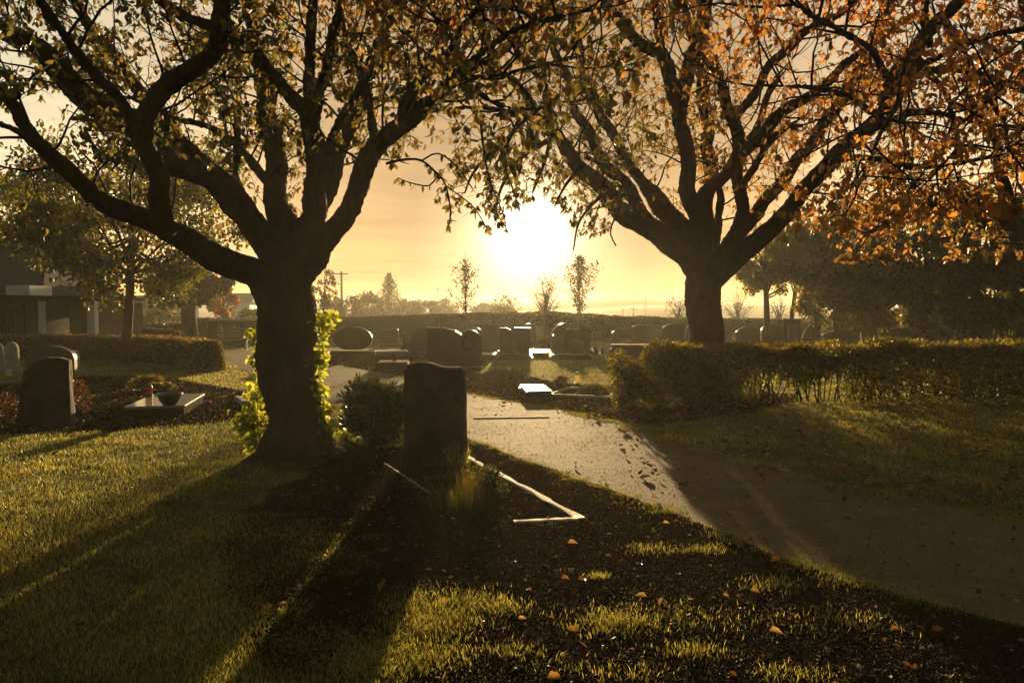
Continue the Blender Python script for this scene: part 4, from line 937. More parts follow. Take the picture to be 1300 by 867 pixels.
def rough_block(w_, h, t_, amp=.02, seed=0, taper=.9, top=None, cuts=22, lean=0.0):
    bm = bmesh.new(); bmesh.ops.create_cube(bm, size=1); bmesh.ops.subdivide_edges(bm, edges=bm.edges, cuts=cuts, use_grid_fill=True)
    for v in bm.verts:
        x, y, z = v.co.x, v.co.y, v.co.z + .5
        rx = max(abs(x) * 2, abs(v.co.z) * 2); k = 1 - .10 * max(0, abs(x) * 2 - .8) / .2 * (abs(y) * 2)
        kk = 1 - (1 - taper) * z
        hz_ = z * (top(x * 2) if top else 1.0)
        q = Vector((x * w_ * kk + lean * z, y * t_ * kk * (1 - .15 * (abs(x) * 2) ** 6) * (1 - .18 * z ** 8), hz_ * h - .02))
        s_ = Vector((q.x + seed * 3.1, q.y - seed, q.z + seed * 7.7))
        nz = mn.fractal(s_ * 3.0, 0.9, 2.1, 5) * amp + mn.noise(s_ * 1.3) * amp * 1.2
        n_ = Vector((x, y * 2.5, (z - .5) * .7)); n_.normalize()
        v.co = q + n_ * nz
    me = bpy.data.meshes.new('rough'); bm.to_mesh(me); bm.free()
    me.polygons.foreach_set('use_smooth', np.ones(len(me.polygons), bool)); return me

# tall rough headstone in front
top = lambda x: 1.0 - .035 * max(0, x) - .018 * math.sin(x * 4) - (.06 * max(0, abs(x) - .86) / .14)
th = thing('headstone', 'tall rough hewn headstone in the middle foreground beside the path', 'headstone', (-.80, 7.72, 0), R(-6))
link('slab', rough_block(.64, 1.09, .19, .022, 3, .97, top, 30), M['rough_stone'], th)
# leaning rough stone left
c = G(51, 541)
th = thing('headstone', 'rough dark boulder headstone with sloping shoulder in the left flower bed', 'headstone', (c.x, c.y + .12, 0), R(16))
top = lambda x: 1.0 - .20 * max(0, -x - .0) ** 1.4 - .10 * max(0, x - .55)
link('slab', rough_block(.71, .98, .26, .03, 8, .80, top, 26, lean=.05), M['rough_stone'], th)

def stone(label, x0, x1, yt, yb_, shape, m='granite_dark', t_=.16, rz=0.0, plinth=True, name='headstone', D=None, ph=.12, group=None, base_w=1.25):
    pc = (x0 + x1) / 2
    g_ = G(pc, yb_); D_ = D or g_.y
    c = P(pc, yb_, D_); h = P(pc, yt, D_).z; w_ = (x1 - x0) * D_ / F
    th = thing(name, label, 'headstone', (c.x, D_, 0), R(rz), group)
    z0 = ph if plinth else -.01
    link('slab', prism(w_, h - z0, t_, shape, z0=z0 + .001), M[m], th)
    if plinth: link('plinth', bx(w_ * base_w, t_ * 2.1, ph, 0, .01), M['granite_grey' if m == 'granite_dark' else m], th)
    return th
stone('wide oval headstone on a dark plinth right of the ivy trunk', 424, 473, 415, 452, 'oval', 'granite_brown', .18, 4, ph=.2, base_w=1.15)
stone('rounded brown headstone tucked behind the left of the large monument', 518, 543, 415, 451, 'quarter', 'granite_brown', .2, 4)
stone('rounded headstone with bright top edge left of the square pair', 612, 634, 411, 445, 'slant', 'granite_grey', .22, -6)
stone('square headstone with bright top, left of a close pair', 634, 652, 416, 449, 'slant_r', 'granite_dark', .2, 0)
stone('square headstone with level bright top, right of a close pair', 653, 673, 416, 449, 'rect', 'granite_dark', .2, -4)
stone('small pale upright stone behind the low domed bush', 681, 689, 416, 436, 'rect', 'white_stone', .14, 0)
stone('dark headstone with curved bright shoulder right of the glint', 696, 719, 410, 447, 'quarter', 'granite_dark', .2, 3)
stone('tall narrow headstone with pale cap behind the dark pair', 733, 744, 406, 441, 'rect', 'granite_grey', .3, 0)
stone('dark headstone with pale cap right of the curved one', 719, 737, 418, 447, 'block', 'granite_dark', .2, 0)
stone('broad dark headstone at the right of the centre group', 735, 749, 412, 448, 'slant_r', 'granite_dark', .24, 4)
stone('long low headstone with bright top before the far hedge', 802, 841, 412, 436, 'arch', 'granite_dark', .3, 3)
stone('broad headstone with sloping bright top left of the right trunk', 841, 868, 409, 440, 'slant', 'granite_dark', .25, -4)
stone('curved slim headstone half hidden by the right trunk', 868, 884, 408, 440, 'quarter', 'granite_grey', .2, 8)
stone('first round headstone right of the right trunk', 934, 964, 415, 441, 'round', 'granite_brown', .2, 0)
stone('second round headstone right of the right trunk', 966, 992, 411, 441, 'round', 'granite_brown', .2, -3)
stone('flat topped dark headstone next to the ribbed one', 993, 1015, 405, 441, 'block', 'granite_dark', .2, 0)
stone('square headstone with pale left edge above the hedge', 1047, 1081, 418, 446, 'slant', 'granite_dark', .25, -14)
stone('wide headstone beneath the thick trunked dark tree', 1116, 1166, 415, 444, 'rect', 'granite_brown', .2, 4)
stone('dim headstone farthest right above the hedge', 1180, 1209, 418, 445, 'arch', 'granite_dark', .2, 4)
th = stone('ribbed headstone with a bright curled top edge', 1017, 1038, 410, 441, 'quarter', 'granite_dark', .2, 0)
for k in range(5):
    o = link('rib', bx(.30, .03, .03, .30 + k * .13, .005, (-.08, -.115)), M['granite_grey'], th)
stone('low square stone in front of the far hedge behind the oval one', 486, 506, 418, 440, 'block', 'granite_grey', .2, 0)
stone('short rounded stone between the monument and the leaning bright one', 598, 612, 416, 440, 'round', 'granite_brown', .2, 0)
stone('small squat stone in front of the square pair', 640, 656, 434, 453, 'wave', 'granite_dark', .16, 0)
stone('low rounded stone behind the square pair', 664, 680, 411, 437, 'arch', 'granite_brown', .2, 0)
stone('squat square stone in front of the dark pair', 722, 741, 431, 452, 'round', 'granite_brown', .16, 0)
stone('low wide stone left of the curved dark headstone', 700, 716, 425, 450, 'wave', 'granite_grey', .16, 0)
stone('tiny pale stone on the lawn before the far hedge', 776, 786, 420, 437, 'round', 'granite_grey', .14, 0)
stone('dim square stone between the second round one and the ribbed one', 1001, 1012, 414, 444, 'rect', 'granite_brown', .2, 0)
stone('small rounded stone right of the pale edged square stone', 1090, 1104, 421, 446, 'round', 'granite_brown', .2, 0)
# central large monument: slab, side slabs, hoop modelled for the crescent highlight
c = G(575, 469); D_ = c.y
th = thing('monument', 'large dark family monument with its crescent highlight modelled as a hoop, behind the rough headstone', 'monument', (P(575, 469, D_).x, D_, 0), R(3))
wpx = D_ / F
link('slab', prism(44 * wpx, 50 * wpx - .02, .24, 'slant_r', z0=.10, x0=-10 * wpx), M['granite_dark'], th)
link('plinth', bx(74 * wpx, .6, .10, 0, .01), M['granite_grey'], th)
tk = Acc(); a = np.linspace(0, 2 * math.pi, 33)[:-1]; rc = .17
ringc = np.array([19 * wpx, 0, 33 * wpx])
pts = np.stack([ringc[0] + rc * np.cos(np.append(a, a[0])), 0 * np.append(a, a[0]) - .13, ringc[2] + rc * np.sin(np.append(a, a[0]))], -1); tube(tk, pts, [.035] * len(pts), 8, cap=False)
link('highlight_ring', tk.mesh('highlight_ring', smooth=True), M['granite_dark'], th)
link('side_slab', prism(30 * wpx, 46 * wpx, .22, 'round', z0=.10, x0=22 * wpx), M['granite_dark'], th)
# long low box tomb right of centre
c = G(812, 459); D_ = c.y
th = thing('box_tomb', 'long low dark tomb with a bright sloping lid left of the bushy hedge end', 'tomb', (P(812, 459, D_).x, D_ + .3, 0), R(-8))
me = bx(66 * D_ / F, .7, .50, 0, .012); link('chest', me, M['granite_dark'], th)
link('lid', bx(70 * D_ / F, .8, .05, .503, .012), M['slab_polish'], th)

# flat grave slabs
def ledger(label, px, py, w_, d_, h, m='slab_polish', rz=0.0, frame='granite_grey', name='grave_slab'):
    c = G(px, py); th = thing(name, label, 'grave slab', (c.x, c.y, 0), R(rz))
    link('surround', bx(w_, d_, h, -.01, .012), M[frame], th); link('cover', bx(w_ * .94, d_ * .95, .045, h - .009, .012), M[m], th); return th
gs = ledger('low polished slab glowing with the sun beside the path', 680, 503, .52, 1.25, .13, rz=5, frame='granite_dark')
g2 = ledger('polished slab flashing in the sun between the headstones', 686, 452, 1.0, 1.8, .16, rz=3, frame='granite_dark'); g2.rotation_euler.x = R(1.45)
ledger('flat pale slab right of the oval headstone', 497, 450, 1.25, 1.6, .12, 'granite_grey', rz=8)
ledger('narrow slab lying left of the oval headstone plinth', 405, 452, .7, 1.6, .12, 'granite_grey', rz=8)
th_s = ledger('raised slab with a small vase, left of the rough headstone top', 500, 470, .85, .9, .22, 'granite_grey', rz=4, frame='granite_dark')
ledger('pale slab at the right foot of the large monument', 612, 455, 1.1, 1.5, .14, 'granite_grey', rz=-3)
ledger('grave slab edging in front of the square pair', 654, 455, 1.2, 1.3, .10, 'granite_dark', rz=0)
ledger('dark slab below the curved dark headstone', 722, 455, 1.4, 1.4, .12, 'granite_dark', rz=2)
ledger('pale slab on the lawn strip right of the lantern group', 790, 447, 1.8, 1.2, .10, 'granite_grey', rz=0)
c = G(501, 470)
vz = thing('vase', 'small dark vase on the raised slab', 'vase', (c.x, c.y, .258)); link('body', lathe([(0, 0), (.06, 0), (.045, .04), (.06, .12), (.075, .2), (.065, .2), (.05, .12), (0, .1)]), M['metal_dark'], vz)

# left slab with bowl and red lantern
c1, c2, c3, c4 = [np.array(G(*p)) for p in [(176, 527), (256, 522), (222, 500), (165, 501)]]
cc = (c1 + c2 + c3 + c4) / 4
cc = np.array([-5.72, 12.25, 0.]); th = thing('grave_slab', 'square slab with sky sheen painted on its top, carrying a bowl in the left flower bed', 'grave slab', tuple(cc), R(13))
sw, sd, sh = .88, 1.75, .13
link('surround', bx(sw - .06, sd - .06, sh, -.01, .01), M['granite_dark'], th); link('cover', bx(sw, sd, .04, sh - .009, .008), M['slab_sky_sheen'], th)  # cover carries the sky reflection in its colour
zt = sh + .032
b_ = thing('planting_bowl', 'dark wide bowl standing on the square slab with the painted sheen', 'bowl', (-5.34, 11.5, zt), 0)
link('body', lathe([(0, 0), (.09, 0), (.10, .015), (.15, .08), (.17, .15), (.195, .165), (.195, .185), (.165, .185), (.15, .15), (0, .14)], 26), M['metal_dark'], b_)
link('soil_fill', lathe([(0, .166), (.16, .163)], 20), M['soil'], b_)
l_ = thing('grave_lantern', 'red glass grave lantern with dark lid on the square slab with the painted sheen', 'lantern', (-6.25, 12.7, zt), 0)
link('foot', lathe([(0, 0), (.065, 0), (.065, .02), (.05, .03), (0, .03)], 14), M['metal_dark'], l_)
link('glass', lathe([(.05, .031), (.058, .04), (.058, .15), (.05, .165), (0, .166)], 14), M['red_glass'], l_)
link('lid', lathe([(0, .168), (.06, .168), (.05, .19), (.02, .21), (0, .22)], 14), M['metal_dark'], l_)
tr_ = thing('planter_trough', 'dark planter with leafy plants behind the bowl', 'planter', (-6.55, 13.75, 0), R(-4))
link('body', bx(.42, .2, .17, 0, .01), M['metal_dark'], tr_)
acc = Acc(); n = 420; p = rng.uniform(-1, 1, (n, 3)) * [.2, .1, .05] + [0, 0, .22]; leaves(acc, p, rng.normal(0, .6, (n, 3)) + [0, 0, .5], rng.normal(size=(n, 3)), .06, .035, rng.uniform(0, 1, n)); link('plants', acc.mesh('plants'), M['leaf_olive'], tr_)
pl = thing('name_plaque', 'tiny dark plaque lying between lantern and bowl', 'plaque', (-5.85, 12.3, zt), R(5)); link('plate', bx(.06, .035, .02, 0.001, .004), M['metal_dark'], pl)

# pair of small pale headstones, far left
pale_ = stone('pale round topped headstone with faint lines of text, right of two', 7, 24, 434, 472, 'round', 'white_stone', .1, 4)
stone('pale round topped headstone cut by the left edge', -13, 5, 434, 472, 'round', 'white_stone', .1, 4)
for k, (wd_, zz_) in enumerate([(.10, .40), (.20, .34), (.14, .29), (.18, .24), (.12, .19)]):
    o = link('inscription_line', bx(wd_, .004, .012, zz_ + .12, 0, (0, -.052)), M['metal_dark'], pale_)
c = G(11, 478); l_ = thing('grave_lantern', 'small clear lantern in front of the pale headstones', 'lantern', (c.x, c.y, 0), 0)
link('foot', bx(.11, .11, .02, .0, .003), M['metal_pale'], l_)
link('glass', bx(.08, .08, .13, .021, .004), M['flower_white'], l_)
for sx in (-1, 1):
    for sy in (-1, 1): link('post', bx(.01, .01, .135, .021, 0, (sx * .047, sy * .047)), M['metal_pale'], l_)
link('lid', bx(.13, .13, .03, .157, .008, taper=.7), M['metal_pale'], l_)
stone('round dark headstone with a lit rim behind the rough boulder', 40, 94, 439, 488, 'round', 'granite_brown', .22, 14, plinth=False)
stone('narrow pale stone standing right of the round dark headstone', 90, 99, 445, 475, 'slant_r', 'concrete', .2, -10)

# kerbed plot of the tall headstone
k1 = np.array([-.50, 8.1]); k2 = np.array([.53, 5.66]); k4 = np.array([-.36, 5.50]); k5 = np.array([-1.34, 7.75])
th = thing('grave_kerb', 'white stone kerb framing the plot of the tall rough headstone', 'kerb', (-.4, 6.8, 0))
def bar(a, b_, w_, h, wig=0.0, z0=-.02):
    a = np.array(a) - [-.4, 6.8]; b_ = np.array(b_) - [-.4, 6.8]; d = b_ - a; L_ = np.linalg.norm(d); d /= L_; nr = np.array([-d[1], d[0]]); acc = Acc(); n = 26
    rows = []
    for (u, z) in ((-.5, z0), (-.5, h - .004), (-.42, h), (.42, h), (.5, h - .004), (.5, z0)):
        tt = np.linspace(0, 1, n); ww = w_ * (1 + wig * rng.normal(0, 1, n)); x = a + d * (tt * L_)[:, None] + nr * (u * ww)[:, None] + nr * (wig * .05 * (np.sin(tt * 19 + u * 3) + np.sin(tt * 41 + u * 5) * .7))[:, None]
        rows.append(np.concatenate([x, np.full((n, 1), z) + (wig * .01 * rng.normal(0, 1, (n, 1)) if z > 0 else 0)], -1))
    v = np.concatenate(rows); q = []
    for r_ in range(5):
        for i in range(n - 1): q.append((r_ * n + i, r_ * n + i + 1, (r_ + 1) * n + i + 1, (r_ + 1) * n + i))
    for i in (0, n - 1): q.append((0 * n + i, 1 * n + i, 4 * n + i, 5 * n + i)); q.append((1 * n + i, 2 * n + i, 3 * n + i, 4 * n + i))
    acc.add(v, q); return acc.mesh('bar')
link('side_kerb', bar(k1, k2, .075, .020, .18), M['white_stone'], th)
link('front_kerb', bar(k2 + [-.03, -.008], k4 + (k2 - k4) * .42, .075, .020, .06), M['white_stone'], th)
k6 = np.array(G(546, 628))[:2]; link('side_kerb', bar(k5, k6, .02, .018, .05), M['concrete'], th)
# kerbed grave with lantern behind the path
c = G(748, 503); th = thing('grave_kerb', 'pale kerb of the planted grave behind the hedge end', 'kerb', (c.x, c.y, 0), R(-20))
link('side_kerb', bx(1.3, .07, .06, 0, .01, (0, -.35)), M['white_stone'], th); link('side_kerb', bx(1.3, .07, .06, 0, .01, (0, 1.0)), M['white_stone'], th)
link('end_kerb', bx(.07, 1.27, .06, 0, .01, (-.69, .325)), M['white_stone'], th)
c = G(733, 487); l_ = thing('grave_lantern', 'bright little lantern with domed lid on the kerbed grave', 'lantern', (c.x, c.y, .0), 0)
link('foot', lathe([(0, 0), (.07, 0), (.07, .02), (0, .021)], 14), M['metal_pale'], l_); link('glass', lathe([(.055, .022), (.055, .20), (0, .201)], 14), M['flower_white'], l_)
link('lid', lathe([(.075, .202), (.06, .24), (.02, .27), (0, .275)], 14), M['metal_pale'], l_)
# small grave pots and lanterns near the centre right
for px, py, r_, lab, m in [(757, 449, .11, 'round dark flower pot right of the ball shaped bush', 'metal_dark'), (765, 450, .09, 'brown flower pot between two others on the lawn edge', 'granite_brown'), (771, 450, .07, 'slim grave candle at the end of the pots', 'metal_pale')]:
    c = G(px, py); v_ = thing('flower_pot', lab, 'pot', (c.x, c.y, 0)); s_ = r_ / .1
    link('body', lathe([(0, 0), (.07 * s_, 0), (.09 * s_, .12 * s_), (.1 * s_, .22), (.11 * s_, .24), (.09 * s_, .24), (0, .22)], 16), M[m], v_)
    acc = Acc(); n = 60; p = rng.normal(0, .06, (n, 3)) + [0, 0, .3]; leaves(acc, p, rng.normal(size=(n, 3)) + [0, 0, .5], rng.normal(size=(n, 3)), .07, .04, rng.uniform(0, 1, n)); link('plant', acc.mesh('plant'), M['leaf_hedge'], v_)
# wooden log-like kerb left of the ivy trunk
c = G(307, 512); th = thing('edging_stone', 'long grey edging stone lying left of the thick trunk', 'kerb', (c.x, c.y, 0), R(-62)); link('bar', bx(.95, .14, .10, -.01, .02), M['concrete'], th)
# strip across the path
c = G(648, 531); th = thing('edging_strip', 'thin pale concrete strip crossing the path', 'edging', (c.x + .02, c.y, 0), R(6)); link('bar', bx(1.15, .06, .022, 0.0, .004), M['white_stone'], th)

# ------------------------------------------------------------------ chapel on the left
Dc = 29.0
xc = lambda px: (px - 650) / F * Dc
th = thing('chapel', 'low brick chapel with white canopy edge and dark roof at the left edge', 'building', (xc(40), Dc, 0))
ox = xc(40)
def part(name, me, m, parent=th, loc=None): return link(name, me, M[m], parent, loc)
zc = lambda py, D=Dc: P(50, py, D).z
x57 = xc(57) - ox
part('wall', bx(14.0, 5.0, 2.25, 0, 0, (x57 - 7.0, 2.5)), 'brick')
part('annex_wall', bx(xc(101) - xc(60), 3.5, 2.05, 0, 0, ((xc(101) - xc(60)) / 2 + x57 + .1, 3.2)), 'brick')
part('corner_post', bx(.16, .22, 2.05, 0, .01, (x57 + .0, -.16)), 'white_paint')
part('column', bx(.32, .3, 2.12, 0, .01, (xc(107) - ox, .6)), 'white_paint')
part('canopy', bx(xc(62) - xc(33), 1.4, .38, 2.255, .02, (xc(47) - ox, -.4)), 'white_paint')
#part('canopy_edge', bx(13.0, .12, .10, 2.40, .01, (xc(33) - ox - 6.55, -.9)), 'concrete')
#part('canopy_deck', bx(13.0, 1.2, .10, 2.38, .0, (xc(33) - ox - 6.55, -.22)), 'wood')
part('annex_roof', bx(xc(113) - xc(62) - .02, 4.6, .12, 2.13, .01, ((xc(113) + xc(62)) / 2 - ox, 2.2)), 'roof')
bm = bmesh.new(); xr0, xr1 = -14.0, x57 + .1
v = [bm.verts.new(p) for p in [(xr0, -.25, 2.27), (xr1, -.25, 2.27), (xr1, 6.0, 2.27), (xr0, 6.0, 2.27), (xr0, 3.2, 5.0), (xr1 - 1.9, 3.2, 5.0)]]
for f in [(0, 1, 5, 4), (1, 2, 5), (2, 3, 4, 5), (0, 4, 3), (0, 3, 2, 1)]: bm.faces.new([v[i] for i in f])
bmesh.ops.recalc_face_normals(bm, faces=bm.faces); me = bpy.data.meshes.new('roof'); bm.to_mesh(me); bm.free(); part('roof', me, 'roof')
for k in range(3):
    wx = xc(16) - ox - k * 2.2
    wf = part('window', bx(1.0, .06, 1.15, .75, .0, (wx, -.03)), 'glass_dark')
    for i in range(4): link('glazing_bar', bx(.035, .04, 1.15, .75, 0, (wx - .45 + i * .3, -.085)), M['wood'], wf)
    for i in range(4): link('glazing_bar', bx(.94, .03, .035, .78 + i * .35, 0, (wx, -.125)), M['wood'], wf)
sc_ = part('lattice_screen', bx(.45, .05, 1.9, 0, 0, (xc(93) - ox, .3)), 'wood')
# low wall with pale coping, bench, can rack
c = P(296, 440, 38); th = thing('garden_wall', 'low dark wall with a long pale coping behind the bench', 'wall', (c.x + .6, 38, 0))
link('wall_body', bx(3.6, .3, 1.18, 0, 0), M['brick'], th); link('coping', bx(2.3, .5, .10, 1.183, .01, (-.15, 0)), M['white_paint'], th)
c = G(296, 444); th = thing('park_bench', 'grey slatted bench on the lawn left of the thick trunk', 'bench', (c.x, c.y, 0), R(14))
for k in range(3): link('seat_slat', bx(1.25, .09, .03, .42, .004, (0, -.12 + k * .12)), M['wood_grey'], th)
for k in range(4): link('back_slat', bx(1.25, .03, .08, .52 + k * .11, .004, (0, .24 + k * .03)), M['wood_grey'], th)
for sx in (-1, 1):
    link('leg', bx(.07, .06, .42, 0, .004, (sx * .52, -.14)), M['metal_dark'], th); link('leg', bx(.07, .06, .90, 0, .004, (sx * .52, .36)), M['metal_dark'], th)
    link('armrest', bx(.06, .44, .04, .62, .004, (sx * .66, .08)), M['metal_dark'], th)
th = thing('can_rack', 'metal rack for watering cans in front of the pale coping', 'rack', (P(293, 440, 36).x, 36, 0))
for sx in (-1, 1): link('post', bx(.05, .05, 1.15, 0, 0, (sx * .62, 0)), M['metal_dark'], th)
link('rail', bx(1.35, .04, .05, 1.0, 0), M['metal_dark'], th)
for i, (dx, lab) in enumerate([(-.42, 'pale watering can hanging at the left of the rack'), (.22, 'pale watering can hanging at the middle of the rack')]):
    q = thing('watering_can', lab, 'watering can', (P(293, 440, 36).x + dx, 35.85, .68))
    link('body', lathe([(0, 0), (.1, 0), (.1, .2), (.07, .24), (0, .241)], 14), M['metal_pale'], q)
    tk = Acc(); tube(tk, [(.09, 0, .04), (.18, 0, .14), (.26, 0, .26)], [.02, .016, .014], 7); link('spout', tk.mesh('spout'), M['metal_pale'], q)
    tk = Acc(); tube(tk, [(-.06, 0, .23), (-.08, 0, .33), (.02, .02, .35), (.08, 0, .26)], [.012] * 4, 6); link('handle', tk.mesh('handle'), M['metal_pale'], q)
# far houses on the left
def house(label, px, D, w_, wall_h, roof_h, m='white_paint'):
    c = P(px, 400, D); th = thing('house', label, 'house', (c.x, D, 0), R(5))
    link('wall', bx(w_, 6, wall_h, 0, 0), M[m], th); bm = bmesh.new(); a = w_ / 2 + .3
    v = [bm.verts.new(p) for p in [(-a, -3.4, wall_h + .003), (a, -3.4, wall_h + .003), (a, 3.4, wall_h + .003), (-a, 3.4, wall_h + .003), (-a, 0, wall_h + roof_h), (a, 0, wall_h + roof_h)]]
    for f in [(0, 1, 5, 4), (2, 3, 4, 5), (0, 4, 3), (1, 2, 5), (0, 3, 2, 1)]: bm.faces.new([v[i] for i in f])
    bmesh.ops.recalc_face_normals(bm, faces=bm.faces); me = bpy.data.meshes.new('roof'); bm.to_mesh(me); bm.free(); link('roof', me, M['roof'], th)
    for k in range(3): link('window', bx(.9, .05, 1.1, .9, 0, (-w_ / 3 + k * w_ / 3, -3.03)), M['glass_dark'], th)
house('pale walled house far behind the trunks on the left', 196, 95, 9, 2.2, 1.6)
house('small far house with gable right of the orange tree', 302, 110, 5, 3.0, 1.5)
# utility pole, masts
def pole(label, px, D, ytop, r_, arm=.0, arm_y=0, kind='utility_pole'):
    c = P(px, 400, D); h = P(px, ytop, D).z; th = thing(kind, label, 'pole', (c.x, D, 0)); tk = Acc(); tube(tk, [(0, 0, 0), (0, 0, h)], [r_ * 1.15, r_], 8); link('shaft', tk.mesh('shaft'), M['wood'], th)
    if arm:
        link('crossarm', bx(arm, .12, .12, h - arm_y, 0, (0, -r_ - .07)), M['wood'], th)
        for s_ in (-1, -.4, .4, 1): link('insulator', bx(.08, .08, .18, h - arm_y + .123, 0, (s_ * arm * .46, -r_ - .07)), M['metal_pale'], th)
pole('tall wooden utility pole with crossarm on the skyline left', 434, 88, 345, .13, 1.6, .35)
pole('small distant pole with crossarm low over the far hedge', 804, 160, 391, .12, 1.7, .3)
pole('thin far mast standing highest above the right part of the far hedge', 819, 200, 374, .09, 0, 0, 'mast')
pole('faint stub mast left of the small distant pole', 791, 190, 392, .12, .6, .3, 'mast')
pole('faint far mast in the haze left of the slender young tree', 556, 190, 366, .10, 1.0, .3, 'mast')

# ------------------------------------------------------------------ grass, clods, leaf litter
def in_soil(x, y): return inside(SOIL1, x, y) | inside(SOIL2, x, y) | inside(SOIL3, x, y) | inside(SOIL4, x, y)
def blades(acc, x, y, h, wd, a):
    n = len(x); th_ = rng.uniform(0, 6.28, n); ln = rng.uniform(.1, .9, n) * h; la = rng.uniform(0, 6.28, n)
    s_ = np.stack([np.cos(th_), np.sin(th_), 0 * th_], -1) * (wd / 2)[:, None]; l_ = np.stack([np.cos(la) * ln, np.sin(la) * ln, 0 * ln], -1)
    b_ = np.stack([x, y, np.where(inside(SOIL1, x, y), .008, 0.)], -1); up_ = np.array([0, 0, 1.0])
    V = np.stack([b_ - s_, b_ + s_, b_ + l_ * .35 + up_ * (h * .6)[:, None] - s_ * .8, b_ + l_ * .35 + up_ * (h * .6)[:, None] + s_ * .8, b_ + l_ + up_ * h[:, None]], 1)
    T_ = np.array([(0, 1, 3), (0, 3, 2), (2, 3, 4)]); T_ = (T_[None] + (np.arange(n) * 5)[:, None, None]).reshape(-1, 3)
    acc.add(V.reshape(-1, 3), None, T_, np.repeat(np.asarray(a, np.float32), 5))
def scatter(n, d0, d1, side=1.12, pad=1.0, power=1.0):
    """ground points in the wedge ahead, thinning with distance"""
    u = rng.uniform(0, 1, n); D = d0 * (d1 / d0) ** (u ** power); w_ = D * .69 * side + pad
    return rng.uniform(-1, 1, n) * w_, D
x, y = scatter(900000, 2.2, 46)
ok = ~inside(PATH, x + rng.normal(0, .03, len(x)), y + rng.normal(0, .03, len(x))) & ~inside(PATH2, x, y)
jit = (ln(x, y, .7, 11) - .5) * 1.7 + (ln(x, y, .15, 12) - .5) * .9 + .15
soil = in_soil(x + rng.normal(0, .05, len(x)), y + rng.normal(0, .05, len(x)))
patch = ln(x, y, .8, 4) * .45 + ln(x, y, .22, 1) * .55
lp_ = ln(x, y, .45, 7) * .55 + ln(x, y, .16, 8) * .45
left_ = np.clip(((-.15 - (y - 3) * .62) - x + jit * .9) / .35, 0, 1) * (y < 9)
ok &= ~soil | (rng.uniform(0, 1, len(x)) < left_) | ((lp_ > .62) & (rng.uniform(0, 1, len(x)) < np.clip((lp_ - .62) * 3.5, 0, 1) * .45))
ok &= rng.uniform(0, 1, len(x)) < np.clip(.35 + patch * 1.1, 0, 1)
for (hx, hy, hr) in [(-.8, 7.7, .3)]: ok &= (x - hx) ** 2 + (y - hy) ** 2 > hr * hr
x, y, patch, soil = x[ok], y[ok], patch[ok], soil[ok]
far = np.clip(y / 6, 1, 3.5)
h = (.014 + .026 * patch * rng.uniform(.4, 1.2, len(x))) * np.clip(far, 1, 1.5) * np.where(soil, .7, 1)
acc = Acc(); blades(acc, x, y, h, .0026 * far * rng.uniform(.6, 1.3, len(x)), np.clip(rng.beta(2, 2.6, len(x)) + (patch - .5) * .5, 0, 1))
PA = np.array(PATH); PB = np.roll(PA, -1, 0); sl = np.linalg.norm(PB - PA, axis=1); okk = (PA[:, 1] < 16) & (PB[:, 1] < 16) & (sl < 1); pw = np.where(okk, sl / np.maximum(PA[:, 1], 2), 0); pw /= pw.sum()
ne = 70000; ii = rng.choice(len(PA), ne, p=pw); pp = PA[ii] + (PB[ii] - PA[ii]) * rng.uniform(0, 1, (ne, 1)); tn = unit(PB[ii] - PA[ii]); nrm = np.stack([-tn[:, 1], tn[:, 0]], -1)
cl_ = ln(pp[:, 0], pp[:, 1], .16, 21); pp = pp + nrm * (rng.normal(0, .05, ne) * (.4 + cl_ * 1.6))[:, None]; kk_ = rng.uniform(0, 1, ne) < np.clip((cl_ - .35) * 2.2, .04, 1) * np.where(pp[:, 1] < 9, .6, 1); pp = pp[kk_]; ne = len(pp)
blades(acc, pp[:, 0], pp[:, 1], .012 + .022 * rng.uniform(0, 1, ne), .0028 * np.clip(pp[:, 1] / 6, 1, 3), rng.uniform(0, .8, ne))
tag(link('grass', acc.mesh('grass'), M['grass']), 'short autumn lawn grass between the graves and the path', 'grass', kind='stuff')
print('BLADES', len(x))
# soil crumbs and wood chips, a few pale ones painted as glints
n = 420000; x = np.empty(0); y = np.empty(0)
xx, yy = scatter(n, 2.3, 22, side=1.0, pad=.3); k = in_soil(xx, yy) & ~inside(PATH, xx, yy); x, y = xx[k], yy[k]; n = len(x)
acc = Acc(); sz = rng.lognormal(-5.5, .42, n) * np.clip(y / 5, 1, 2.5)
z = soilz(x, y) * np.where(inside(SOIL1, x, y), 1, .3) + np.abs(rng.normal(0, .002, n)) + .002
d = unit(rng.normal(size=(n, 3))); m_ = unit(np.cross(d, rng.normal(size=(n, 3)))); k_ = np.cross(d, m_); p = np.stack([x, y, z], -1); S = sz[:, None]
V = np.stack([p + d * S, p - d * S * .6 + m_ * S * .7, p - d * S * .6 - m_ * S * .7, p + k_ * S * .6], 1)
T_ = np.array([(0, 1, 3), (1, 2, 3), (2, 0, 3), (0, 2, 1)]); T_ = (T_[None] + (np.arange(n) * 4)[:, None, None]).reshape(-1, 3)
acc.add(V.reshape(-1, 3), None, T_, np.repeat(rng.beta(1.2, 3.6, n).astype(np.float32), 4)); tag(link('soil_crumbs', acc.mesh('soil_crumbs'), M['clod']), 'crumbs of dark soil and bark chips with painted glints on the bare beds', 'soil', kind='stuff')
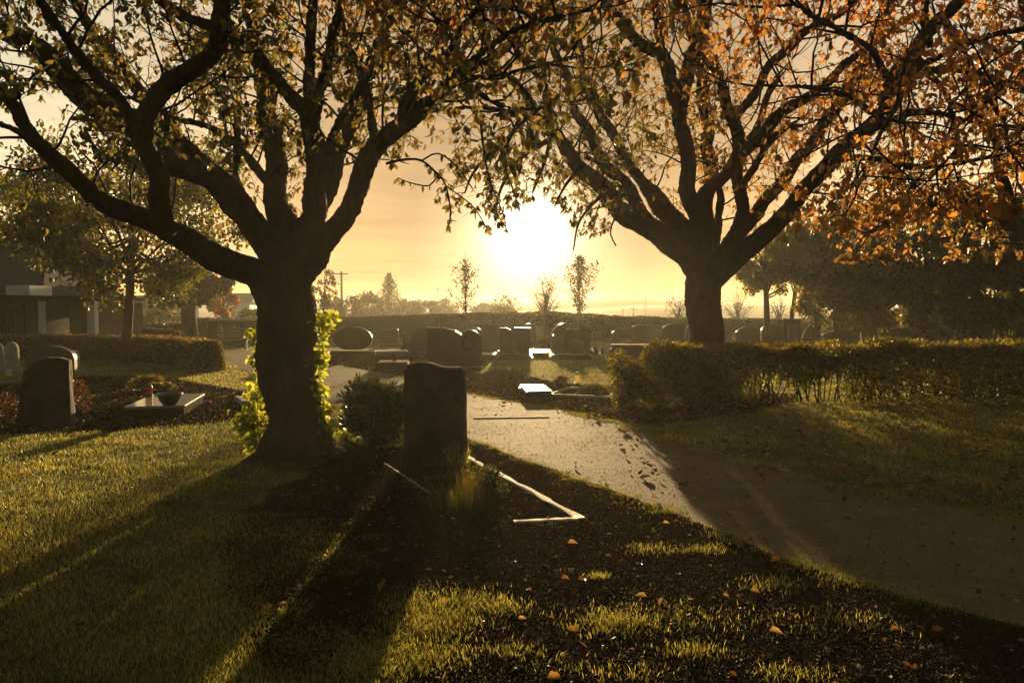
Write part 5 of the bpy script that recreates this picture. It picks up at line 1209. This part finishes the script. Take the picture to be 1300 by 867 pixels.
# grit on the paving, coloured pale to paint in sun glints
xx, yy = scatter(260000, 2.6, 26, side=1.0, pad=.3); k = inside(PATH, xx, yy); x, y = xx[k], yy[k]; n = len(x)
dens = ln(x, y, .5, 5) * .6 + ln(x, y, .13, 6) * .4; k = rng.uniform(0, 1, n) < np.clip((dens - .25) * 2, .05, 1); x, y = x[k], y[k]; n = len(x)
acc = Acc(); S = (rng.lognormal(-6.1, .45, n) * np.clip(y / 5, 1, 2.2))[:, None]
d = unit(rng.normal(size=(n, 3))); m_ = unit(np.cross(d, rng.normal(size=(n, 3)))); k_ = np.cross(d, m_); p = np.stack([x, y, np.full(n, .010)], -1)
V = np.stack([p + d * S, p - d * S * .6 + m_ * S * .7, p - d * S * .6 - m_ * S * .7, p + k_ * S * .6], 1)
T_ = np.array([(0, 1, 3), (1, 2, 3), (2, 0, 3), (0, 2, 1)]); T_ = (T_[None] + (np.arange(n) * 4)[:, None, None]).reshape(-1, 3)
acc.add(V.reshape(-1, 3), None, T_, np.repeat(rng.uniform(.5, 1, n).astype(np.float32), 4)); tag(link('path_grit', acc.mesh('path_grit'), M['clod']), 'fine grit with painted glints scattered over the paving', 'grit', kind='stuff')
# leaf litter
x, y = scatter(42000, 2.4, 40, pad=.5)
pat = vn(x, y, .8, 9) * .5 + vn(x, y, 3.1, 5) * .5
pr = np.where(in_soil(x, y), np.where(y > 9, .8, .07 + .3 * np.clip(pat - .5, 0, 1)), np.where((x > 1.2) & (y < 13), .42, .05) + np.clip(pat - .55, 0, 1) * .5) * np.where(inside(PATH, x, y), .3, 1)
pr = np.where(inside(PATH, x, y) & ~inside(PATH, x + .3, y + .2), .5, pr)
k = rng.uniform(0, 1, len(x)) < pr; x, y = x[k], y[k]; n = len(x)
acc = Acc(); a = rng.uniform(0, 6.28, n); sz = rng.lognormal(-3.35, .38, n) * np.clip(y / 12, 1, 1.6) * np.where((x > 1.2) & (y > 6), 1.35, .8)
leaves(acc, np.stack([x, y, rng.uniform(.012, .03, n) + .026 * (~in_soil(x, y) & ~inside(PATH, x, y))], -1), np.stack([np.cos(a), np.sin(a), rng.normal(0, .25, n)], -1), rng.normal(0, .35, (n, 3)) + [0, 0, 1], sz, sz * .6, rng.uniform(0, 1, n), fold=.4, curl=-.2)
tag(link('leaf_litter', acc.mesh('leaf_litter'), M['litter']), 'small brown leaves strewn over lawn and beds', 'fallen leaves', kind='stuff')
print('LITTER', n)
# the large fallen leaves one can pick out
M['fallen'] = leafmat('fallen', [(0, (0.30, 0.10, 0.03)), (0.5, (0.50, 0.24, 0.05)), (1, (0.60, 0.36, 0.12))], trans=.4, tint=(1.3, 1.3, 1.0), gloss=.2)
big = [(727, 690, .075, .45, 'large orange fallen leaf on dark soil just below the white kerb corner'), (727, 800, .07, .5, 'yellow orange fallen leaf on soil near the bottom centre'),
       (718, 735, .055, .2, 'small curled orange leaf between the kerb and the bottom leaf'), (813, 757, .075, .9, 'pale buff fallen leaf on soil right of the small curled one'),
       (705, 862, .08, .4, 'orange leaf at the very bottom edge of the photo'), (985, 712, .07, .0, 'red fallen leaf at the near edge of the path'),
       (958, 752, .06, .5, 'tawny fallen leaf on soil left of the red one pair'), (985, 804, .07, .8, 'buff pointed leaf lying low in the right foreground'),
       (1190, 800, .07, .1, 'reddish upright leaf in the dim right foreground'), (1137, 800, .06, .0, 'dull red leaf left of the upright reddish leaf'),
       (987, 608, .07, .3, 'orange leaf lying on the shaded paving'), (1075, 535, .08, .1, 'bright orange leaf on the sunlit lawn streaks'),
       (1080, 594, .08, .05, 'red orange leaf on the lawn beside the path'), (1185, 572, .08, .6, 'tawny leaf on the right lawn, first of two side by side'),
       (1210, 571, .08, .7, 'tawny leaf on the right lawn, second of two side by side'), (829, 590, .07, .1, 'red leaf standing in the fan of shadow on the path'),
       (846, 664, .06, .9, 'pale crumpled leaf near the path edge on soil'), (398, 616, .06, .1, 'reddish leaf in shadow right of the thick trunk foot'), (428, 619, .06, .0, 'dark red leaf right of the reddish leaf by the trunk'),
       (300, 581, .05, .1, 'small red leaf on the lit lawn left of the trunk foot'), (663, 787, .05, .9, 'thin pale leaf in a grass tuft at the bottom centre')]
for px, py, s_, hue, lab in big:
    c = G(px, py + 3); acc = Acc(); a = rng.uniform(-.6, .6) + (0 if rng.uniform() < .5 else math.pi); s2 = s_ * .95
    L_ = np.array([[-.5 * s2 * math.cos(a), -.5 * s2 * math.sin(a), .016]]); leaves(acc, L_, np.array([[math.cos(a), math.sin(a), .12]]), np.array([[0, -.55, 1.0]]), s2, s2 * .6, [hue], fold=.35, curl=.25)
    o = link('fallen_leaf', acc.mesh('fallen_leaf'), M['fallen'], None, (c.x, c.y, 0.004)); tag(o, lab, 'fallen leaf', 'large fallen leaves')
# extra grass tufts on the bare soil
tuf = Acc()
for px, py in [(780, 793), (560, 790), (540, 770), (530, 800), (600, 770), (500, 830), (480, 850), (545, 840)]:
    c = G(px, py); n = 900; x = c.x + rng.normal(0, .12, n); y = c.y + rng.normal(0, .10, n); blades(tuf, x, y, rng.uniform(.012, .04, n), np.full(n, .003), rng.uniform(.2, .9, n))
for px, py in [(780, 793), (760, 735), (860, 790), (640, 775), (980, 745), (650, 830), (900, 700), (830, 700), (930, 640), (1000, 860), (720, 850), (560, 800), (800, 860), (1070, 790), (960, 790), (880, 830)]:
    c = G(px, py); n = int(rng.uniform(80, 260)); r_ = rng.uniform(.04, .16); x = c.x + rng.normal(0, r_, n); y = c.y + rng.normal(0, r_ * .6, n); blades(tuf, x, y, rng.uniform(.012, .04, n), np.full(n, .003), rng.uniform(.2, .9, n))
tag(link('grass_tufts', tuf.mesh('grass_tufts'), M['grass']), 'loose tufts of grass growing on the bare soil', 'grass', kind='stuff')
